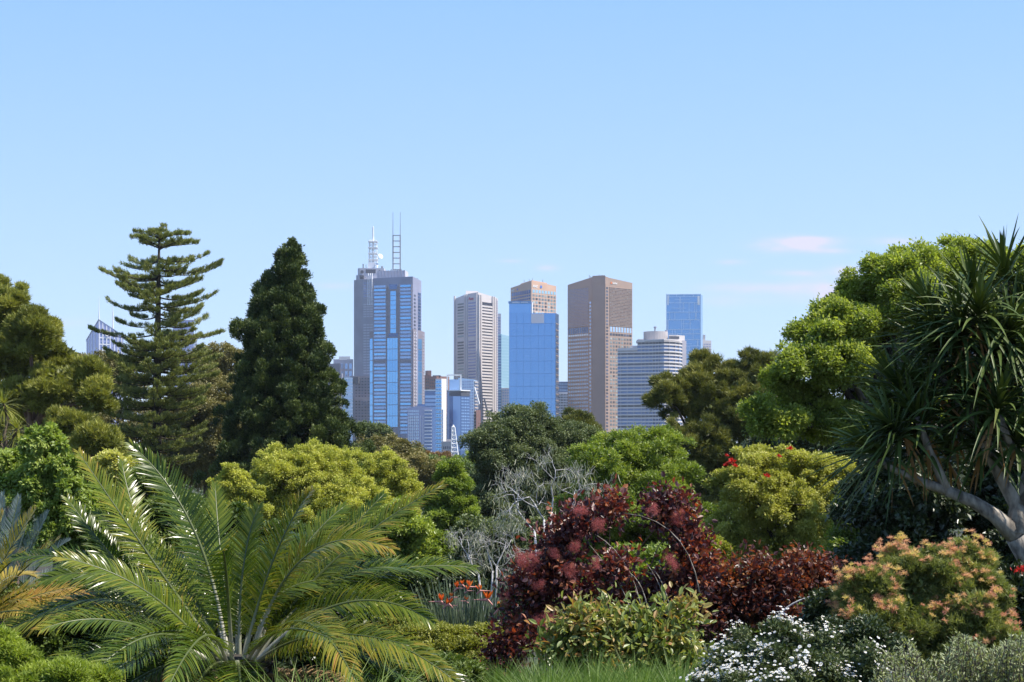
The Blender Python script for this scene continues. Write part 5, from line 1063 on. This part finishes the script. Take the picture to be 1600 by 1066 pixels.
def strelitzia():
    rng = np.random.default_rng(163); D = 21; base = P(735, 1000, D); base[2] = gz(D)
    root = empty('bird_of_paradise', base, 'rush like bird of paradise clump with orange flowers, left of the purple smoke bush', 'bird of paradise plant'); b = MB(); n = 420
    a_ = rng.uniform(0, 6.28, n); r = rng.random(n)**.5; Pn = base + np.stack([np.cos(a_)*r*.30, np.sin(a_)*r*.25, np.zeros(n)], 1); d = nrm(np.stack([np.cos(a_)*r*.36, np.sin(a_)*r*.3, np.ones(n)], 1) + rng.normal(0, .05, (n, 3)))
    blades(b, Pn, d, rdir(rng, n), rng.uniform(.95, 1.42, n), .016, rng.normal(0, .05, (n, 3)), 4, .9, ([0,.7,1],[.7,1,.2]), np.clip(rng.normal(.5, .22, n), 0, 1)); b.build('leaves', L_rush, root, True)
    for i, (x, y, s_) in enumerate(((714,918,1),(723,913,.8),(734,916,1),(750,922,1),(690,939,1.2),(697,945,1),(702,943,1.1),(762,936,1.5),(728,938,.7),(705,932,.7),(778,952,1.3),(730,922,.8),(807,906,.9),(835,948,.9),(826,978,1.1),(829,953,.8),(856,926,.9))):
        Dp = D - .55 if x < 790 else 17.6; p = P(x, y, Dp); b = MB(); m = 9; s_ *= Dp/21
        d = nrm(rdir(rng, m)*[.7, .7, .4] + [rng.normal(0, .3), -.2, 1]); leaves(b, np.tile(p, (m, 1)), d, perp(rng, d), .085*s_, .018*s_, rng.uniform(0, 1, m), 'oval')
        sd_ = rng.choice([-1, 1]); b.tube([p+np.array([sd_*.13*s_, 0, -.01]), p+np.array([0, 0, -.01]), p+np.array([-sd_*.04*s_, 0, -.05*s_])], [.002, .013*s_, .008], 6, mi=1); b.tube([p+np.array([-sd_*.04*s_, 0, -.045*s_]), p+np.array([-sd_*.05, 0, -.35]), p+np.array([-sd_*.03, 0, -.8])], [.007, .006, .006], 5, mi=2)
        if x < 790: b.build('flower', [M_orange, M_pink, L_rush], root)
        else: tag(b.build('orange_bloom', [M_orange, M_pink, L_rush]), 'orange bird of paradise bloom poking out among the purple smoke bush leaves', 'flower', 'orange blooms among the smoke bush')
strelitzia()
bush('mound_shrub', 'low yellow green mounding shrub in front of the bird of paradise clump', 720, 18.5, [(700,1002,56,22),(755,1000,50,22,.1),(650,995,44,22,.1),(720,1025,70,26,-.2)], L_low, 34000, .035, .11, 171, nt=10, stems=.012, vb=.4, cover=1.8)
bush('mound_shrub', 'low yellow green mounding shrub with rusty flower heads behind the right cycad fronds', 590, 20.5, [(560,985,50,24),(610,975,50,26,.1),(520,990,50,28)], L_low, 30000, .038, .12, 172, nt=10, stems=.012, vb=.55, cover=1.8)
bush('mound_shrub', 'dark green low shrub under the yellow mounding shrubs', 660, 16, [(620,1050,80,34),(700,1055,60,26),(560,1040,60,36)], L_shrub, 34000, .04, .13, 173, nt=10, stems=.012, vb=.5)
bush('ferny_shrub', 'bright feathery low shrub in the bottom left corner', 70, 10.8, [(20,1035,60,34),(110,1062,70,26),(-15,1005,40,34),(60,1070,90,30,-.2),(150,1085,60,22)], L_lime, 80000, .035, .10, 174, nt=16, stems=.012, asp=.22, flat=.45, vb=.6, up=.9)
bush('shrub', 'green leafy shrub hidden low behind the left cycad fronds', 130, 15.5, [(60,950,60,40),(140,960,60,50),(210,940,60,50),(120,1010,90,40)], L_shrub, 34000, .05, .15, 175, nt=14, stems=.02, vb=.4)
bush('shrub', 'dark shrub directly behind the base of the big cycad', 380, 16, [(300,960,70,60),(380,940,70,60),(460,960,70,60),(530,1000,60,50),(380,1030,150,50),(230,1000,70,60)], L_dark, 60000, .06, .16, 176, nt=14, stems=.02, vb=.5)
bush('shrub', 'shaded shrub below the flowering bush at the right edge', 1600, 16, [(1590,960,60,60),(1600,1030,70,50)], L_dark, 26000, .06, .16, 177, nt=14, stems=.02, vb=.4)
# strap leaved lily with red bloom at the right edge
rng = np.random.default_rng(181); root = empty('lily_clump', P(1585, 1020, 12.5)*[1, 1, 0]+[0, 0, gz(12.5)], 'broad strap leaved clump with a red bloom at the right edge', 'lily plant'); b = MB()
tuft(b, rng, 1560, 1620, 12.2, 12.8, 90, 1.0, .026, lean=.22, v=.6, bend=.5); b.build('leaves', L_grass, root, True)
b = MB(); m = 60; ax = nrm(rdir(rng, m)+[.3, 0, .2]); t_ = rng.random(m); leaves(b, P(1584, 893, 12.4)+np.array([.10, 0, .03])*t_[:, None]+rng.normal(0, .008, (m, 3)), ax, perp(rng, ax), .035, .008, .5); o = b.build('flower', M_coral, root)
# ---------------- silver weeping shrubs
def grow(b, rng, p, d, L, r, dep, tips, spread=.95, up=.03):
    pts = [p]; dd = d
    for _ in range(4): dd = nrm(dd + rng.normal(0, .13, 3) + [0, 0, up*.4]); pts.append(pts[-1] + dd*L/4)
    b.tube(pts, np.linspace(r, r*.66, 5), 5 if dep > 2 else 4)
    if dep <= 1: tips += pts[1:]
    if dep == 0: return
    for k in range(rng.integers(2, 4)):
        q = pts[rng.integers(2, 5)] if k else pts[-1]; nd = nrm(dd + rdir(rng, 1)[0]*spread*(1 if k == 0 else 1.5) + [0, 0, up]); grow(b, rng, q, nd, L*rng.uniform(.62, .85), r*.62, dep-1, tips, spread, up)
def silver(label, x, yb, yf, D, L0, seed, dep, nl, r, trunks, low_sp):
    rng = np.random.default_rng(seed); base = P(x, yb, D); base[2] = gz(D); root = empty('silver_shrub', base, label, 'shrub'); b = MB(); tips = []
    for (fx, fy, ddx) in trunks:
        fk = P(fx, fy, D); b.tube(curve(base, fk, [rng.normal(0, .06), 0, 0], 6, rng, .02), np.linspace(r*1.3, r, 6), 7); grow(b, rng, fk, nrm(np.array([ddx, -.05, 1.])), L0, r*.85, dep, tips)
    b.build('branches', SILVER, root, True); tips = np.array(tips); lf = MB(); k = rng.integers(0, len(tips), nl); d = nrm(rdir(rng, nl)*.6 + [0, 0, -1.]); st = tips[k] + rng.normal(0, .05, (nl, 3))
    bend = rng.normal(0, .2, (nl, 3)); blades(lf, st, d, rdir(rng, nl), rng.uniform(.07, .16, nl), .013, bend, 3, 0, ([0,.4,1],[.4,1,.05]), np.clip(rng.normal(.5, .22, nl), 0, 1)); lf.build('foliage', L_silver, root)
silver('bare looking silver white branched shrub rising behind the purple smoke bush', 858, 900, 850, 23, .36, 191, 5, 650, .015, ((835,830,-.8),(850,812,-.4),(862,800,.1),(880,822,.6)), .5)
silver('smaller silver shrub with a white trunk behind the bird of paradise clump', 772, 960, 900, 24, .32, 192, 5, 700, .013, ((770,892,-.2),(776,885,.5),(748,898,-1.),(798,900,.9)), .5)

bush('shrub', 'olive green understorey shrub behind the two smoke bushes', 1040, 21, [(1000,900,60,40),(1060,890,50,36),(960,930,60,40),(1110,940,50,40),(1050,960,80,40),(1180,960,90,40)], L_bright, 50000, .06, .2, 178, nt=14, stems=.03, vb=.35)
bush('shrub', 'shaded green shrub seen through gaps of the purple smoke bush', 880, 19.5, [(850,940,50,40),(900,960,60,36),(830,990,50,36),(900,1000,70,36)], L_shrub, 36000, .05, .16, 179, nt=14, stems=.02, vb=.4)

bush('shrub', 'low dark shrub between the daisy bush and the peach flowered bush', 1320, 12.6, [(1285,960,40,36,1.5),(1315,950,30,34,2),(1300,1010,46,34),(1350,1010,50,36),(1300,1050,60,30)], L_dark, 26000, .035, .11, 182, nt=10, stems=.012, vb=.6)
# old dry fronds hanging under the cycad crown
rng = np.random.default_rng(183); L_dead = leafmat('frond_dead', [(.12,.075,.035),(.24,.15,.07),(.34,.24,.13)], .8, .15); cy = [o for o in sc.objects if o.name == 'cycad'][0]
for i, a_ in enumerate((.3, 1.2, 2.5, 3.6, 4.4, 5.1, 5.8)):
    c = P(368, 1040, 12); h = np.array([math.cos(a_), math.sin(a_), 0]); frond('old_frond', cy, c + h*.15 - [0, 0, .06], c + h*.75 + [0, 0, .02], c + h*1.15 - [0, 0, .5], [L_dead, L_dead], rng, L=.15, n=50, gap=.3, droop=.6, vb=.5)

for base, g in {'golden_tree': 'golden trees in the middle distance', 'fig_tree': 'olive brown fig trees', 'pine_tree': 'pines with needle clumps', 'cycad': 'cycads at the lower left', 'silver_shrub': 'silver weeping shrubs',
        'mound_shrub': 'low mounding shrubs', 'smoke_bush': 'smoke bushes', 'shrub': 'understorey shrubs', 'evergreen_tree': 'dark evergreen trees', 'broadleaf_tree': 'leafy trees', 'office_tower': 'office towers on the skyline',
        'apartment_tower': 'apartment towers on the skyline', 'office_block': 'low office blocks on the skyline', 'stone_building': 'small white buildings below the skyline', 'sage_plant': 'sage plants along the bottom edge'}.items():
    for o in sc.objects:
        if o.parent is None and o.name.split('.')[0] == base: o['group'] = g

# ---------------- the air between here and the city
hb = MB(); hb.box(-2600, 2600, -60, 2900, -16, 330)
hm = bpy.data.materials.new('haze'); hm.use_nodes = True; hn = hm.node_tree.nodes; hn.clear()
ho = hn.new('ShaderNodeOutputMaterial'); hv = hn.new('ShaderNodeVolumePrincipled'); hm.node_tree.links.new(hv.outputs[0], ho.inputs['Volume'])
hv.inputs['Color'].default_value = (.80, .88, 1, 1); hv.inputs['Density'].default_value = .00006; hv.inputs['Anisotropy'].default_value = .2
tag(hb.build('haze', hm), 'thin pale blue haze softening the distant city', 'haze', kind='stuff')
